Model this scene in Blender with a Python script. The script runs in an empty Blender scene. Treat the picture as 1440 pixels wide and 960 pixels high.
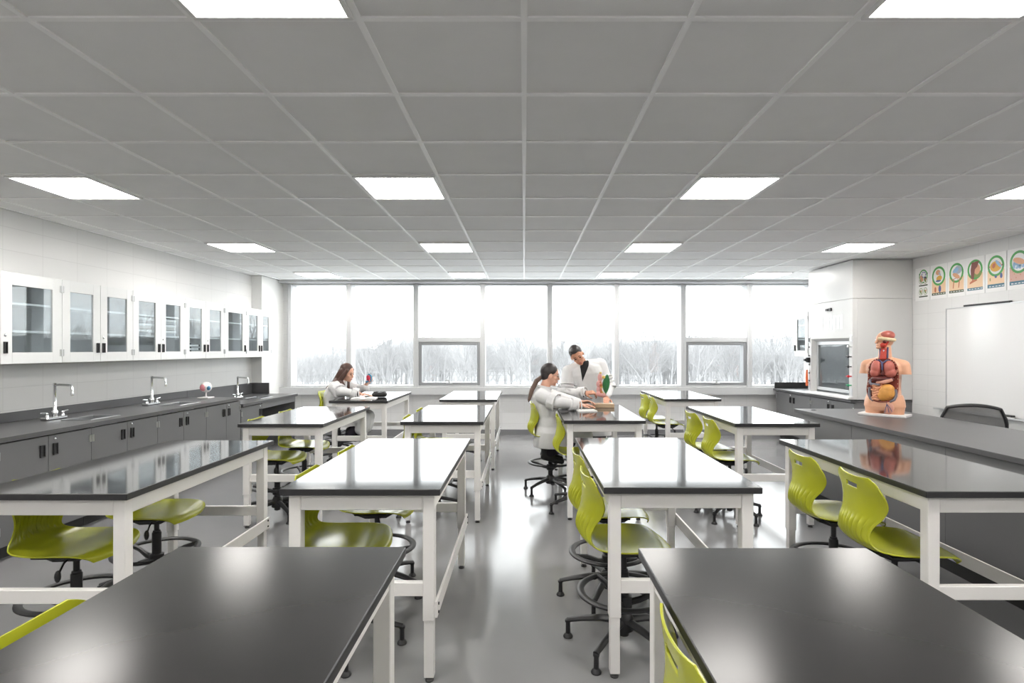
EXPOSURE, SKY, LAMP = 0.1, 5.3, 30.0
import bpy, bmesh, math, random
import numpy as np
from mathutils import Vector, Matrix
R = math.radians
PI = math.pi
sc = bpy.context.scene
COL = sc.collection
random.seed(7)

# ------------------------------------------------------------------ mesh builder
class MB:
    def __init__(s):
        s.v = []; s.f = []; s.m = []
        s.cur = 0
    def add(s, vs, fs, mat=None):
        b = len(s.v); s.v.extend([tuple(p) for p in vs])
        for f in fs:
            s.f.append(tuple(b + i for i in f)); s.m.append(s.cur if mat is None else mat)
        return s
    def box(s, x0, y0, z0, x1, y1, z1, b=0.0, mat=None):
        x0, x1 = sorted((x0, x1)); y0, y1 = sorted((y0, y1)); z0, z1 = sorted((z0, z1))
        c = ((x0+x1)/2, (y0+y1)/2, (z0+z1)/2); h = ((x1-x0)/2, (y1-y0)/2, (z1-z0)/2)
        b = min(b, min(h)*0.95)
        if b <= 0:
            vs = [(x, y, z) for x in (x0, x1) for y in (y0, y1) for z in (z0, z1)]
            return s.add(vs, [(0,1,3,2), (4,6,7,5), (0,4,5,1), (2,3,7,6), (0,2,6,4), (1,5,7,3)], mat)
        vs = []; idx = {}
        for sx in (-1, 1):
            for sy in (-1, 1):
                for sz in (-1, 1):
                    sg = (sx, sy, sz)
                    for a in range(3):
                        p = [c[i] + sg[i]*(h[i] - (0 if i == a else b)) for i in range(3)]
                        idx[(sg, a)] = len(vs); vs.append(p)
        fs = []
        def face(keys):
            q = [idx[k] for k in keys]
            ctr = [sum(vs[i][j] for i in q)/len(q) - c[j] for j in range(3)]
            A, B, Cc = (Vector(vs[q[0]]), Vector(vs[q[1]]), Vector(vs[q[2]]))
            n = (B-A).cross(Cc-A)
            if n.dot(Vector(ctr)) < 0: q.reverse()
            fs.append(tuple(q))
        for a in range(3):
            o = [i for i in range(3) if i != a]
            for sa in (-1, 1):
                ks = []
                for (p, q) in ((-1,-1), (1,-1), (1,1), (-1,1)):
                    sg = [0,0,0]; sg[a] = sa; sg[o[0]] = p; sg[o[1]] = q
                    ks.append((tuple(sg), a))
                face(ks)
            for p in (-1, 1):
                for q in (-1, 1):
                    s0 = [0,0,0]; s0[a] = -1; s0[o[0]] = p; s0[o[1]] = q
                    s1 = list(s0); s1[a] = 1
                    s0 = tuple(s0); s1 = tuple(s1)
                    face([(s0, o[0]), (s1, o[0]), (s1, o[1]), (s0, o[1])])
        for sx in (-1, 1):
            for sy in (-1, 1):
                for sz in (-1, 1):
                    sg = (sx, sy, sz); face([(sg, 0), (sg, 1), (sg, 2)])
        return s.add(vs, fs, mat)
    def tube(s, pts, r, n=10, caps=True, closed=False, sq=1.0, mat=None):
        pts = [Vector(p) for p in pts]; N = len(pts)
        rs = [r]*N if not isinstance(r, (list, tuple)) else list(r)
        vs = []; fs = []
        up = None
        for i, p in enumerate(pts):
            if closed: t = pts[(i+1) % N] - pts[i-1]
            else: t = pts[min(i+1, N-1)] - pts[max(i-1, 0)]
            t.normalize()
            if up is None:
                up = Vector((0,0,1)) if abs(t.z) < .9 else Vector((1,0,0))
            u = (up - t*up.dot(t))
            if u.length < 1e-6: u = t.orthogonal()
            u.normalize(); w = t.cross(u); up = u
            for k in range(n):
                a = 2*PI*k/n
                vs.append(p + u*(math.cos(a)*rs[i]*sq) + w*(math.sin(a)*rs[i]))
        L = N if closed else N-1
        for i in range(L):
            j = (i+1) % N
            for k in range(n):
                k2 = (k+1) % n
                fs.append((i*n+k, i*n+k2, j*n+k2, j*n+k))
        if caps and not closed:
            fs.append(tuple(reversed(range(n)))); fs.append(tuple((N-1)*n+k for k in range(n)))
        return s.add(vs, fs, mat)
    def lathe(s, prof, n=20, c=(0,0,0), axis=2, mat=None):
        vs = []; fs = []
        for (r, z) in prof:
            for k in range(n):
                a = 2*PI*k/n; p = [r*math.cos(a), r*math.sin(a), z]
                if axis == 0: p = [p[2], p[0], p[1]]
                elif axis == 1: p = [p[1], p[2], p[0]]
                vs.append((p[0]+c[0], p[1]+c[1], p[2]+c[2]))
        for i in range(len(prof)-1):
            for k in range(n):
                k2 = (k+1) % n
                fs.append((i*n+k, i*n+k2, (i+1)*n+k2, (i+1)*n+k))
        fs.append(tuple(reversed(range(n)))); fs.append(tuple((len(prof)-1)*n+k for k in range(n)))
        return s.add(vs, fs, mat)
    def cyl(s, c, r, h, n=16, axis=2, mat=None):
        return s.lathe([(r, 0), (r, h)], n, c, axis, mat)
    def ell(s, c, rad, n=16, m=10, rot=None, mat=None):
        vs = []; fs = []
        M = rot if rot is not None else Matrix.Identity(3)
        vs.append(Vector(c) + M @ Vector((0,0,-rad[2])))
        for i in range(1, m):
            t = -PI/2 + PI*i/m
            for k in range(n):
                a = 2*PI*k/n
                vs.append(Vector(c) + M @ Vector((rad[0]*math.cos(t)*math.cos(a), rad[1]*math.cos(t)*math.sin(a), rad[2]*math.sin(t))))
        vs.append(Vector(c) + M @ Vector((0,0,rad[2])))
        for k in range(n):
            fs.append((0, 1+(k+1) % n, 1+k))
            for i in range(m-2):
                fs.append((1+i*n+k, 1+i*n+(k+1) % n, 1+(i+1)*n+(k+1) % n, 1+(i+1)*n+k))
            fs.append((1+(m-2)*n+k, 1+(m-2)*n+(k+1) % n, len(vs)-1))
        return s.add(vs, fs, mat)
    def cone(s, p0, r0, p1, r1, n=16, mat=None):
        """capsule with round ends"""
        p0 = Vector(p0); p1 = Vector(p1); d = p1-p0; L = d.length
        q = d.to_track_quat('Z', 'Y').to_matrix() if L > 1e-7 else Matrix.Identity(3)
        prof = []
        for i in range(6):
            a = -PI/2 + (PI/2)*i/5; prof.append((max(r0*math.cos(a), 1e-5), r0*math.sin(a)))
        for i in range(6):
            a = (PI/2)*i/5; prof.append((max(r1*math.cos(a), 1e-5), L + r1*math.sin(a)))
        vs = []; fs = []
        for (r, z) in prof:
            for k in range(n):
                a = 2*PI*k/n; vs.append(p0 + q @ Vector((r*math.cos(a), r*math.sin(a), z)))
        for i in range(len(prof)-1):
            for k in range(n):
                k2 = (k+1) % n; fs.append((i*n+k, i*n+k2, (i+1)*n+k2, (i+1)*n+k))
        fs.append(tuple(reversed(range(n)))); fs.append(tuple((len(prof)-1)*n+k for k in range(n)))
        return s.add(vs, fs, mat)
    def loft(s, rings, caps=True, mat=None):
        n = len(rings[0]); vs = [p for r in rings for p in r]; fs = []
        for i in range(len(rings)-1):
            for k in range(n):
                k2 = (k+1) % n; fs.append((i*n+k, i*n+k2, (i+1)*n+k2, (i+1)*n+k))
        if caps:
            fs.append(tuple(reversed(range(n)))); fs.append(tuple((len(rings)-1)*n+k for k in range(n)))
        return s.add(vs, fs, mat)
    def prism(s, poly, a0, a1, axis=2, mat=None):
        """poly in the two other axes (cyclic order), extruded along axis"""
        def P(u, v, w):
            return {2: (u, v, w), 0: (w, u, v), 1: (u, w, v)}[axis]
        n = len(poly); vs = [P(u, v, a0) for u, v in poly] + [P(u, v, a1) for u, v in poly]
        fs = [tuple(reversed(range(n))), tuple(range(n, 2*n))]
        for k in range(n):
            k2 = (k+1) % n; fs.append((k, k2, n+k2, n+k))
        return s.add(vs, fs, mat)
    def xf(s, M):
        s.v = [tuple(M @ Vector(p)) for p in s.v]; return s
    def mesh(s, name, mats, ang=35):
        me = bpy.data.meshes.new(name)
        me.from_pydata(s.v, [], s.f)
        if not isinstance(mats, (list, tuple)): mats = [mats]
        for m in mats: me.materials.append(m)
        if len(mats) > 1: me.polygons.foreach_set('material_index', s.m)
        bm = bmesh.new(); bm.from_mesh(me); bmesh.ops.recalc_face_normals(bm, faces=bm.faces); bm.to_mesh(me); bm.free()
        if ang is not None:
            me.polygons.foreach_set('use_smooth', [True]*len(me.polygons))
            me.set_sharp_from_angle(angle=R(ang))
        me.update(); return me
    def build(s, name, mats, parent=None, ang=35):
        return link(name, s.mesh(name, mats, ang), parent)

def link(name, me, parent=None):
    o = bpy.data.objects.new(name, me); COL.objects.link(o)
    if parent is not None: o.parent = parent
    return o
def empty(name, loc=(0,0,0), rz=0):
    o = bpy.data.objects.new(name, None); COL.objects.link(o)
    o.location = loc; o.rotation_euler = (0, 0, rz); o.empty_display_size = .1
    return o
def tag(o, label, cat, group=None, kind=None):
    o['label'] = label; o['category'] = cat
    if group: o['group'] = group
    elif 'group' in o: del o['group']
    if kind: o['kind'] = kind
    return o
def struct(o):
    o['kind'] = 'structure'; return o
def copy_tree(o, parent=None):
    c = o.copy(); COL.objects.link(c)
    c.parent = parent
    for ch in list(o.children): copy_tree(ch, c)
    return c
def evaluated(o):
    dg = bpy.context.evaluated_depsgraph_get()
    return bpy.data.meshes.new_from_object(o.evaluated_get(dg))
def fuse(mb, name, mat, voxel=.006, smooth=6, parent=None, cut=None, iters=None, factor=.5):
    """one continuous surface from overlapping closed shapes"""
    t = mb.build('fuse_source', mat, None, None)
    m = t.modifiers.new('r', 'REMESH'); m.mode = 'VOXEL'; m.voxel_size = voxel
    m = t.modifiers.new('s', 'SMOOTH'); m.factor = factor; m.iterations = smooth
    cts = []
    for c in (cut or []):
        k = c.build('fuse_cutter', mat, None, None); cts.append(k)
        m = t.modifiers.new('b', 'BOOLEAN'); m.operation = 'DIFFERENCE'; m.object = k; m.solver = 'EXACT'
    bpy.context.view_layer.update()
    me = evaluated(t); me.name = name
    for x in [t]+cts:
        d = x.data; bpy.data.objects.remove(x); bpy.data.meshes.remove(d)
    me.polygons.foreach_set('use_smooth', [True]*len(me.polygons))
    if cut: me.set_sharp_from_angle(angle=R(50))
    me.materials.clear(); me.materials.append(mat)
    return link(name, me, parent)

# ------------------------------------------------------------------ materials
def lin(r, g, b):
    f = lambda c: (c/255/12.92) if c/255 <= .04045 else ((c/255+.055)/1.055)**2.4
    return (f(r), f(g), f(b), 1)
MATS = {}
def pbr(name, col, rough=.5, metal=0, ior=1.5, noise=0.0, nscale=40, bump=0.0, bscale=200, coat=0, rvar=0, stretch=None, spec=None):
    m = bpy.data.materials.new(name); m.use_nodes = True
    nt = m.node_tree; b = nt.nodes['Principled BSDF']
    if len(col) == 3: col = (*col, 1)
    b.inputs['Base Color'].default_value = col; b.inputs['Roughness'].default_value = rough
    b.inputs['Metallic'].default_value = metal; b.inputs['IOR'].default_value = ior
    if coat: b.inputs['Coat Weight'].default_value = coat; b.inputs['Coat Roughness'].default_value = .08
    if spec is not None: b.inputs['Specular IOR Level'].default_value = spec
    tc = nt.nodes.new('ShaderNodeTexCoord')
    vec = tc.outputs['Object']
    if stretch:
        mp = nt.nodes.new('ShaderNodeMapping'); mp.inputs['Scale'].default_value = stretch
        nt.links.new(vec, mp.inputs['Vector']); vec = mp.outputs['Vector']
    if noise or rvar:
        n = nt.nodes.new('ShaderNodeTexNoise'); n.inputs['Scale'].default_value = nscale; n.inputs['Detail'].default_value = 4
        nt.links.new(vec, n.inputs['Vector'])
        if noise:
            mx = nt.nodes.new('ShaderNodeMix'); mx.data_type = 'RGBA'
            mx.inputs[6].default_value = tuple(c*(1-noise) for c in col[:3]) + (1,)
            mx.inputs[7].default_value = tuple(min(1, c*(1+noise)) for c in col[:3]) + (1,)
            nt.links.new(n.outputs['Fac'], mx.inputs[0]); nt.links.new(mx.outputs[2], b.inputs['Base Color'])
        if rvar:
            mr = nt.nodes.new('ShaderNodeMapRange'); mr.inputs[1].default_value = .3; mr.inputs[2].default_value = .7
            mr.inputs[3].default_value = max(0, rough-rvar); mr.inputs[4].default_value = rough+rvar
            nt.links.new(n.outputs['Fac'], mr.inputs[0]); nt.links.new(mr.outputs[0], b.inputs['Roughness'])
    if bump:
        n2 = nt.nodes.new('ShaderNodeTexNoise'); n2.inputs['Scale'].default_value = bscale; n2.inputs['Detail'].default_value = 2
        nt.links.new(vec, n2.inputs['Vector'])
        bp = nt.nodes.new('ShaderNodeBump'); bp.inputs['Strength'].default_value = bump; bp.inputs['Distance'].default_value = .002
        nt.links.new(n2.outputs['Fac'], bp.inputs['Height']); nt.links.new(bp.outputs['Normal'], b.inputs['Normal'])
    MATS[name] = m
    return m
def block_wall(name, col, axis):
    m = pbr(name, col, .38); nt = m.node_tree; b = nt.nodes['Principled BSDF']
    tc = nt.nodes.new('ShaderNodeTexCoord'); sp = nt.nodes.new('ShaderNodeSeparateXYZ'); cb = nt.nodes.new('ShaderNodeCombineXYZ')
    nt.links.new(tc.outputs['Object'], sp.inputs[0])
    nt.links.new(sp.outputs['Y' if axis == 'x' else 'X'], cb.inputs[0]); nt.links.new(sp.outputs['Z'], cb.inputs[1])
    br = nt.nodes.new('ShaderNodeTexBrick'); br.offset = 0.0
    br.inputs['Scale'].default_value = 1; br.inputs['Brick Width'].default_value = .4; br.inputs['Row Height'].default_value = .2
    br.inputs['Mortar Size'].default_value = .0035; br.inputs['Mortar Smooth'].default_value = .6
    br.inputs['Color1'].default_value = (*col[:3], 1); br.inputs['Color2'].default_value = tuple(c*.98 for c in col[:3]) + (1,)
    br.inputs['Mortar'].default_value = tuple(c*.86 for c in col[:3]) + (1,)
    nt.links.new(cb.outputs[0], br.inputs['Vector']); nt.links.new(br.outputs['Color'], b.inputs['Base Color'])
    bp = nt.nodes.new('ShaderNodeBump'); bp.inputs['Strength'].default_value = .25; bp.inputs['Distance'].default_value = .003; bp.invert = True
    nt.links.new(br.outputs['Fac'], bp.inputs['Height']); nt.links.new(bp.outputs['Normal'], b.inputs['Normal'])
    return m
def glass(name, tint=(1,1,1), ior=1.5, base=0.0):
    m = bpy.data.materials.new(name); m.use_nodes = True; nt = m.node_tree
    nt.nodes.remove(nt.nodes['Principled BSDF']); out = nt.nodes['Material Output']
    t = nt.nodes.new('ShaderNodeBsdfTransparent'); t.inputs[0].default_value = (*tint, 1)
    g = nt.nodes.new('ShaderNodeBsdfGlossy'); g.inputs['Roughness'].default_value = .01
    f = nt.nodes.new('ShaderNodeFresnel'); f.inputs['IOR'].default_value = ior
    mx = nt.nodes.new('ShaderNodeMixShader')
    gm_ = nt.nodes.new('ShaderNodeNewGeometry'); mr = nt.nodes.new('ShaderNodeMapRange')
    mr.inputs[3].default_value = ior; mr.inputs[4].default_value = 1/ior                 # the node inverts it again on back faces
    nt.links.new(gm_.outputs['Backfacing'], mr.inputs[0]); nt.links.new(mr.outputs[0], f.inputs['IOR'])
    nt.links.new(f.outputs[0], mx.inputs[0]); nt.links.new(t.outputs[0], mx.inputs[1]); nt.links.new(g.outputs[0], mx.inputs[2])
    nt.links.new(mx.outputs[0], out.inputs[0]); MATS[name] = m
    return m
def emit(name, col, s):
    m = bpy.data.materials.new(name); m.use_nodes = True; nt = m.node_tree
    nt.nodes.remove(nt.nodes['Principled BSDF']); e = nt.nodes.new('ShaderNodeEmission')
    e.inputs[0].default_value = (*col, 1); e.inputs[1].default_value = s
    nt.links.new(e.outputs[0], nt.nodes['Material Output'].inputs[0]); return m
# ------------------------------------------------------------------ camera, world
F, CX, CY, HC = 782.0, 737.0, 491.0, 1.535
cam = bpy.data.cameras.new('camera'); co = bpy.data.objects.new('camera', cam); COL.objects.link(co)
cam.sensor_width = 36; cam.lens = F/1440*36; cam.shift_x = -(CX-720)/1440; cam.shift_y = (CY-480)/1440
cam.clip_start = .05; cam.clip_end = 500
co.location = (0, 0, HC); co.rotation_euler = (R(90), 0, 0); sc.camera = co
sc.view_settings.view_transform = 'Standard'; sc.view_settings.look = 'None'; sc.view_settings.gamma = 1
sc.view_settings.exposure = EXPOSURE; sc.view_settings.use_curve_mapping = False
sc.cycles.max_bounces = 10; sc.cycles.diffuse_bounces = 6; sc.cycles.glossy_bounces = 4; sc.cycles.transparent_max_bounces = 12
sc.cycles.caustics_reflective = False; sc.cycles.caustics_refractive = False; sc.cycles.sample_clamp_indirect = 6
w = bpy.data.worlds.new('overcast_sky'); sc.world = w; w.use_nodes = True
nt = w.node_tree; bg = nt.nodes['Background']; bg.inputs[1].default_value = SKY
tc = nt.nodes.new('ShaderNodeTexCoord'); mp = nt.nodes.new('ShaderNodeMapping'); mp.inputs['Scale'].default_value = (3, 3, 14)
nz = nt.nodes.new('ShaderNodeTexNoise'); nz.inputs['Scale'].default_value = 2.2; nz.inputs['Detail'].default_value = 5
rp = nt.nodes.new('ShaderNodeValToRGB'); rp.color_ramp.elements[0].color = (.90, .93, .96, 1); rp.color_ramp.elements[0].position = .35
rp.color_ramp.elements[1].color = (1, 1, 1, 1); rp.color_ramp.elements[1].position = .62
nt.links.new(tc.outputs['Generated'], mp.inputs[0]); nt.links.new(mp.outputs[0], nz.inputs['Vector'])
nt.links.new(nz.outputs['Fac'], rp.inputs[0]); nt.links.new(rp.outputs[0], bg.inputs[0])

# ------------------------------------------------------------------ materials
M = {}
M['wall_x'] = block_wall('painted_block_side', (.72, .72, .715), 'x')
M['wall_y'] = block_wall('painted_block_window', (.80, .80, .80), 'y')
M['smooth_wall'] = pbr('smooth_white_wall', (.82, .82, .81), .4, noise=.02, nscale=3)
M['tile'] = pbr('ceiling_tile', (.87, .87, .87), .9, noise=.03, nscale=6, bump=.3, bscale=300)
M['tbar'] = pbr('ceiling_grid_white', (.98, .98, .98), .45, noise=.01)
M['floor'] = pbr('grey_epoxy_floor', (.235, .235, .24), .11, ior=1.5, noise=.07, nscale=2.2, bump=.10, bscale=260, rvar=.03)
M['frame'] = pbr('window_frame_white', (.55, .56, .57), .4, noise=.01)
M['sash'] = pbr('aluminium_sash', (.30, .31, .32), .4, metal=.3, noise=.03)
M['base'] = pbr('grey_cove_base', (.20, .20, .21), .5, noise=.05)
M['pane'] = glass('window_glass', (.97, .985, .98), 1.45)
M['cabglass'] = glass('cabinet_glass', (.86, .90, .92), 1.7)
M['white_lam'] = pbr('white_laminate', (.72, .73, .73), .35, noise=.015, nscale=5)
M['grey_lam'] = pbr('grey_laminate', (.145, .145, .15), .42, noise=.05, nscale=4)
M['top_grey'] = pbr('dark_grey_resin', (.075, .075, .078), .34, noise=.08, nscale=9, ior=1.5)
M['kick'] = pbr('black_toe_kick', (.02, .02, .02), .5, noise=.1)
M['black'] = pbr('black_plastic', (.018, .018, .02), .42, noise=.1, nscale=30, bump=.1)
M['chrome'] = pbr('chrome', (.78, .79, .80), .12, metal=1, noise=.02)
M['steel'] = pbr('brushed_steel', (.62, .63, .64), .28, metal=1, noise=.05, nscale=60)
M['tabletop'] = pbr('black_lab_top', (.030, .030, .031), .07, ior=1.68, noise=.10, nscale=14, rvar=0, stretch=(1, 5, 1), spec=.55)
M['worntop'] = pbr('worn_lab_top', (.030, .030, .030), .20, ior=1.42, noise=.05, nscale=5, stretch=(1, 2.5, 1), spec=.22)
M['tabletop_edge'] = pbr('black_lab_edge', (.022, .022, .024), .4, noise=.1)
M['tframe'] = pbr('white_powder_coat', (.80, .785, .765), .38, noise=.015, nscale=8)
M['bolt'] = pbr('dark_bolt', (.05, .05, .05), .4, metal=.6, noise=.1)
M['lime'] = pbr('lime_polypropylene', (.40, .42, .024), .25, noise=.03, nscale=12, bump=.06, bscale=500)
M['light'] = emit('led_diffuser', (1.0, .965, .92), LAMP)
M['lightframe'] = pbr('light_frame_white', (.8, .8, .8), .4, noise=.01)
M['paper'] = pbr('white_paper', (.86, .86, .85), .6, noise=.02)
M['wb'] = pbr('whiteboard_face', (.72, .72, .72), .13, noise=.02, nscale=2)
M['alu'] = pbr('aluminium_trim', (.62, .63, .64), .35, metal=.8, noise=.03)

XL, XR, YB, YN, ZC = -4.5, 5.23, 10.0, -2.6, 2.75
def slab(name, a, mat, kind=True):
    o = MB().box(*a).build(name, mat); struct(o); return o
slab('floor', (XL-.15, YN-.15, -.12, XR+.15, YB+.15, 0), M['floor'])
slab('ceiling', (XL-.15, YN-.15, ZC+.006, XR+.15, YB+.15, ZC+.14), M['tile'])
slab('wall_sinks', (XL-.15, YN, 0, XL, YB, ZC), M['wall_x'])
slab('wall_whiteboard', (XR, YN, 0, XR+.15, YB, ZC), M['wall_x'])
slab('wall_near', (XL, YN-.15, 0, XR, YN, ZC), M['smooth_wall'])
# window wall: below the sill, above the head, side piers
ZS, ZH, XW0, XW1 = .86, 2.70, -4.21, 5.16
wb_ = MB().box(XL-.15, YB, 0, XR+.15, YB+.25, ZS).box(XL-.15, YB, ZH, XR+.15, YB+.25, ZC+.1)
wb_.box(XL-.15, YB, ZS, XW0, YB+.25, ZH).box(XW1, YB, ZS, XR+.15, YB+.25, ZH)
struct(wb_.build('wall_windows', M['wall_y']))
slab('wall_pier', (XL, 9.18, 0, -4.33, YB, ZC), M['smooth_wall'])
slab('trim_1', (-4.36, 9.78, ZH+.005, XR, YB, ZC), M['sash'] if False else M['frame'])          # blind pocket at the ceiling
slab('trim_2', (-4.33, 9.84, .735, XR, YB+.05, ZS), M['frame'])                 # sill
slab('baseboard_windows', (-4.33, 9.985, 0, XR, YB, .095), M['base'])
slab('baseboard_whiteboard', (XR-.012, YN, 0, XR, 7.4, .095), M['base'])
# ceiling grid
g = MB()
T = .61
xs = [i*T for i in range(-7, 9)]; ys = [2.05 + k*T for k in range(-7, 13)]
for x in xs: g.box(x-.012, YN, ZC-.001, x+.012, YB, ZC+.008)
for y in ys: g.box(XL, y-.012, ZC-.0005, XR, y+.012, ZC+.008)
g.box(XL, YN, ZC+.002, XL+.02, YB, ZC+.008).box(XR-.02, YN, ZC+.002, XR, YB, ZC+.008)
struct(g.build('trim_3', M['tbar']))
# light panels
colname = {-6: 'above the sink counter', -2: 'over aisle, sink side', 2: 'over aisle, whiteboard side', 6: 'along the whiteboard wall'}
lp = None
rows = [(11, 'first row from the windows'), (7, 'second row from the windows'), (3, 'third row from the windows'), (-1, 'fourth row from the windows'), (-5, 'added unseen fifth row from the windows')]  # fifth row is unseen behind the camera, added for its light
for k, rn in rows:
    for cxi in (-6, -2, 2, 6):
        x = cxi*T + (T/2 if cxi > 0 else T/2); y = 2.05 + k*T + T/2
        if lp is None:
            lp = empty('ceiling_light')
            h = T/2 - .013
            fr = MB()
            for a in ((-h,-h,h,-h+.02), (-h,h-.02,h,h), (-h,-h+.02,-h+.02,h-.02), (h-.02,-h+.02,h,h-.02)):
                fr.box(a[0], a[1], -.012, a[2], a[3], .004, .002)
            fr.build('frame', M['lightframe'], lp)
            MB().box(-h+.02, -h+.02, -.006, h-.02, h-.02, .003).build('diffuser', M['light'], lp)
            o = lp
        else: o = copy_tree(lp)
        o.location = (x, y, ZC)
        tag(o, 'square LED ceiling panel, %s, %s' % (rn, colname[cxi]), 'ceiling light', 'square ceiling light panels')

# ------------------------------------------------------------------ windows
mull = [-4.21, -3.125, -1.93, -.74, .46, 1.65, 2.84, 4.02, 5.16]
for i in range(8):
    x0, x1 = mull[i], mull[i+1]
    a = .035 if i else .05
    f_ = MB()
    y0, y1 = 9.90, 10.16
    lx = .045 if i else .06
    f_.box(x0, y0, ZS, x0+lx, y1, ZH, .004).box(x1-.045, y0, ZS, x1, y1, ZH, .004)
    f_.box(x0+lx, y0+.02, ZS, x1-.045, y1, ZS+.03, .004).box(x0+lx, y0+.02, ZH-.025, x1-.045, y1, ZH, .004)
    hop = i in (2, 6)
    if hop: f_.box(x0+lx, y0+.02, 1.665, x1-.045, y1, 1.745, .004)
    fo = struct(f_.build('window_%d' % (i+1), M['frame']))
    z0 = ZS+.03
    if hop:
        MB().box(x0+lx, 10.05, 1.745, x1-.045, 10.062, ZH-.025).build('pane', M['pane'], fo)
        s_ = MB(); X0, X1, Z0, Z1, t = x0+lx, x1-.045, ZS+.03, 1.665, .055
        s_.box(X0, 9.935, Z0, X0+t, 10.10, Z1, .006).box(X1-t, 9.935, Z0, X1, 10.10, Z1, .006)
        s_.box(X0+t, 9.935, Z0, X1-t, 10.10, Z0+t, .006).box(X0+t, 9.935, Z1-t, X1-t, 10.10, Z1, .006)
        so = s_.build('sash', M['sash'], fo)
        MB().box(X0+t, 10.03, Z0+t, X1-t, 10.04, Z1-t).build('pane', M['pane'], so)
        xm = (X0+X1)/2
        MB().box(xm-.06, 9.915, Z0+.03, xm+.06, 9.936, Z0+.05, .004).box(xm-.015, 9.885, Z0+.035, xm+.015, 9.925, Z0+.10, .005).box(xm-.075, 9.88, Z0+.085, xm+.015, 9.90, Z0+.105, .005).build('window_latch', M['frame'], so)
    else:
        MB().box(x0+lx, 10.05, z0, x1-.045, 10.062, ZH-.025).build('pane', M['pane'], fo)
# ------------------------------------------------------------------ lab tables
TW, TL, TH = .73, 1.44, .90
def make_table():
    t = empty('lab_table')
    hx, hy = TW/2, TL/2
    tb = MB().box(-hx, -hy, TH-.030, hx, hy, TH, .0025)
    me = tb.mesh('tabletop', [M['tabletop'], M['tabletop_edge']])
    for p in me.polygons: p.material_index = 0 if p.normal.z > .9 else 1
    link('tabletop', me, t)
    zt = TH-.0305; L = .054; ox = hx-.030-L; oy = hy-.030-L
    ap = MB()
    ap.box(-ox, -hy+.034, zt-.075, ox, -hy+.064, zt, .003).box(-ox, hy-.064, zt-.075, ox, hy-.034, zt, .003)
    ap.box(-hx+.034, -oy, zt-.075, -hx+.064, oy, zt, .003).box(hx-.064, -oy, zt-.075, hx-.034, oy, zt, .003)
    ap.build('apron', M['tframe'], t)
    for sx in (-1, 1):
        for sy in (-1, 1):
            cx, cy = sx*(ox+L/2), sy*(oy+L/2)
            lg = MB().box(cx-L/2, cy-L/2, .285, cx+L/2, cy+L/2, zt, .003).box(cx-.0225, cy-.0225, .022, cx+.0225, cy+.0225, .30, .002)
            lo = lg.build('leg', M['tframe'], t)
            MB().lathe([(.02, 0), (.021, .006), (.016, .010), (.012, .022)], 14, (cx, cy, 0)).build('foot_glide', M['bolt'], lo)
    for sy in (-1, 1):
        MB().box(-ox, sy*(oy+L/2)-.016, .395, ox, sy*(oy+L/2)+.016, .458, .003).build('stretcher', M['tframe'], t)
    x = ox+L
    st = MB().box(x+.0005, -hy+.032, .300, x+.0135, hy-.032, .375, .002).build('long_stretcher', M['tframe'], t)
    for sy in (-1, 1):
        for z in (.318, .357):
            MB().cyl((x+.013, sy*(oy+L/2), z), .0065, .006, 10, 0).build('bolt', M['bolt'], st)
    return t
rows_t = {1: 'fourth row from the windows', 2: 'third row from the windows', 3: 'second row from the windows', 4: 'window row'}
cols_t = {'LL': 'beside the sink counter', 'CL': 'on the aisle, sink side', 'CR': 'on the aisle, whiteboard side', 'RR': 'beside the dark instructor counter'}
TABLES = {('CL',1): (-.745, 1.07), ('CR',1): (.73, 1.06),
 ('LL',2): (-2.112, 3.165), ('CL',2): (-.747, 3.245), ('CR',2): (.732, 3.275), ('RR',2): (2.163, 3.205),
 ('LL',3): (-2.077, 5.455), ('CL',3): (-.722, 5.60), ('CR',3): (.722, 5.68), ('RR',3): (2.168, 5.475),
 ('LL',4): (-2.05, 7.59), ('CL',4): (-.707, 7.75), ('CR',4): (.715, 7.74), ('RR',4): (2.16, 7.83)}
tp = None
for (c, r), (x, y) in TABLES.items():
    if tp is None: tp = make_table(); o = tp
    else: o = copy_tree(tp)
    o.location = (x, y, 0)
    extra = {('LL',4): ', with open book and black pouch on it', ('CR',3): ', where two students work with a model'}.get((c, r), '')
    lab = 'black-topped white lab table, %s, %s' % (rows_t[r], cols_t[c])
    if extra: lab = {('LL',4): 'black-topped lab table carrying the open book and black pouch by the windows', ('CR',3): 'black-topped lab table where the man and the ponytailed student work'}[(c, r)]
    tag(o, lab, 'table', 'white framed lab tables')

for o in [q for q in COL.objects if q.name.startswith('lab_table') and abs(q.location.y-1.065) < .02]:      # the two worn tables
    for ch in o.children:
        if ch.name.split('.')[0] == 'tabletop':
            ch.data = ch.data.copy(); ch.data.materials[0] = M['worntop']; ch.data.polygons.foreach_set('use_smooth', [False]*len(ch.data.polygons))
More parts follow.
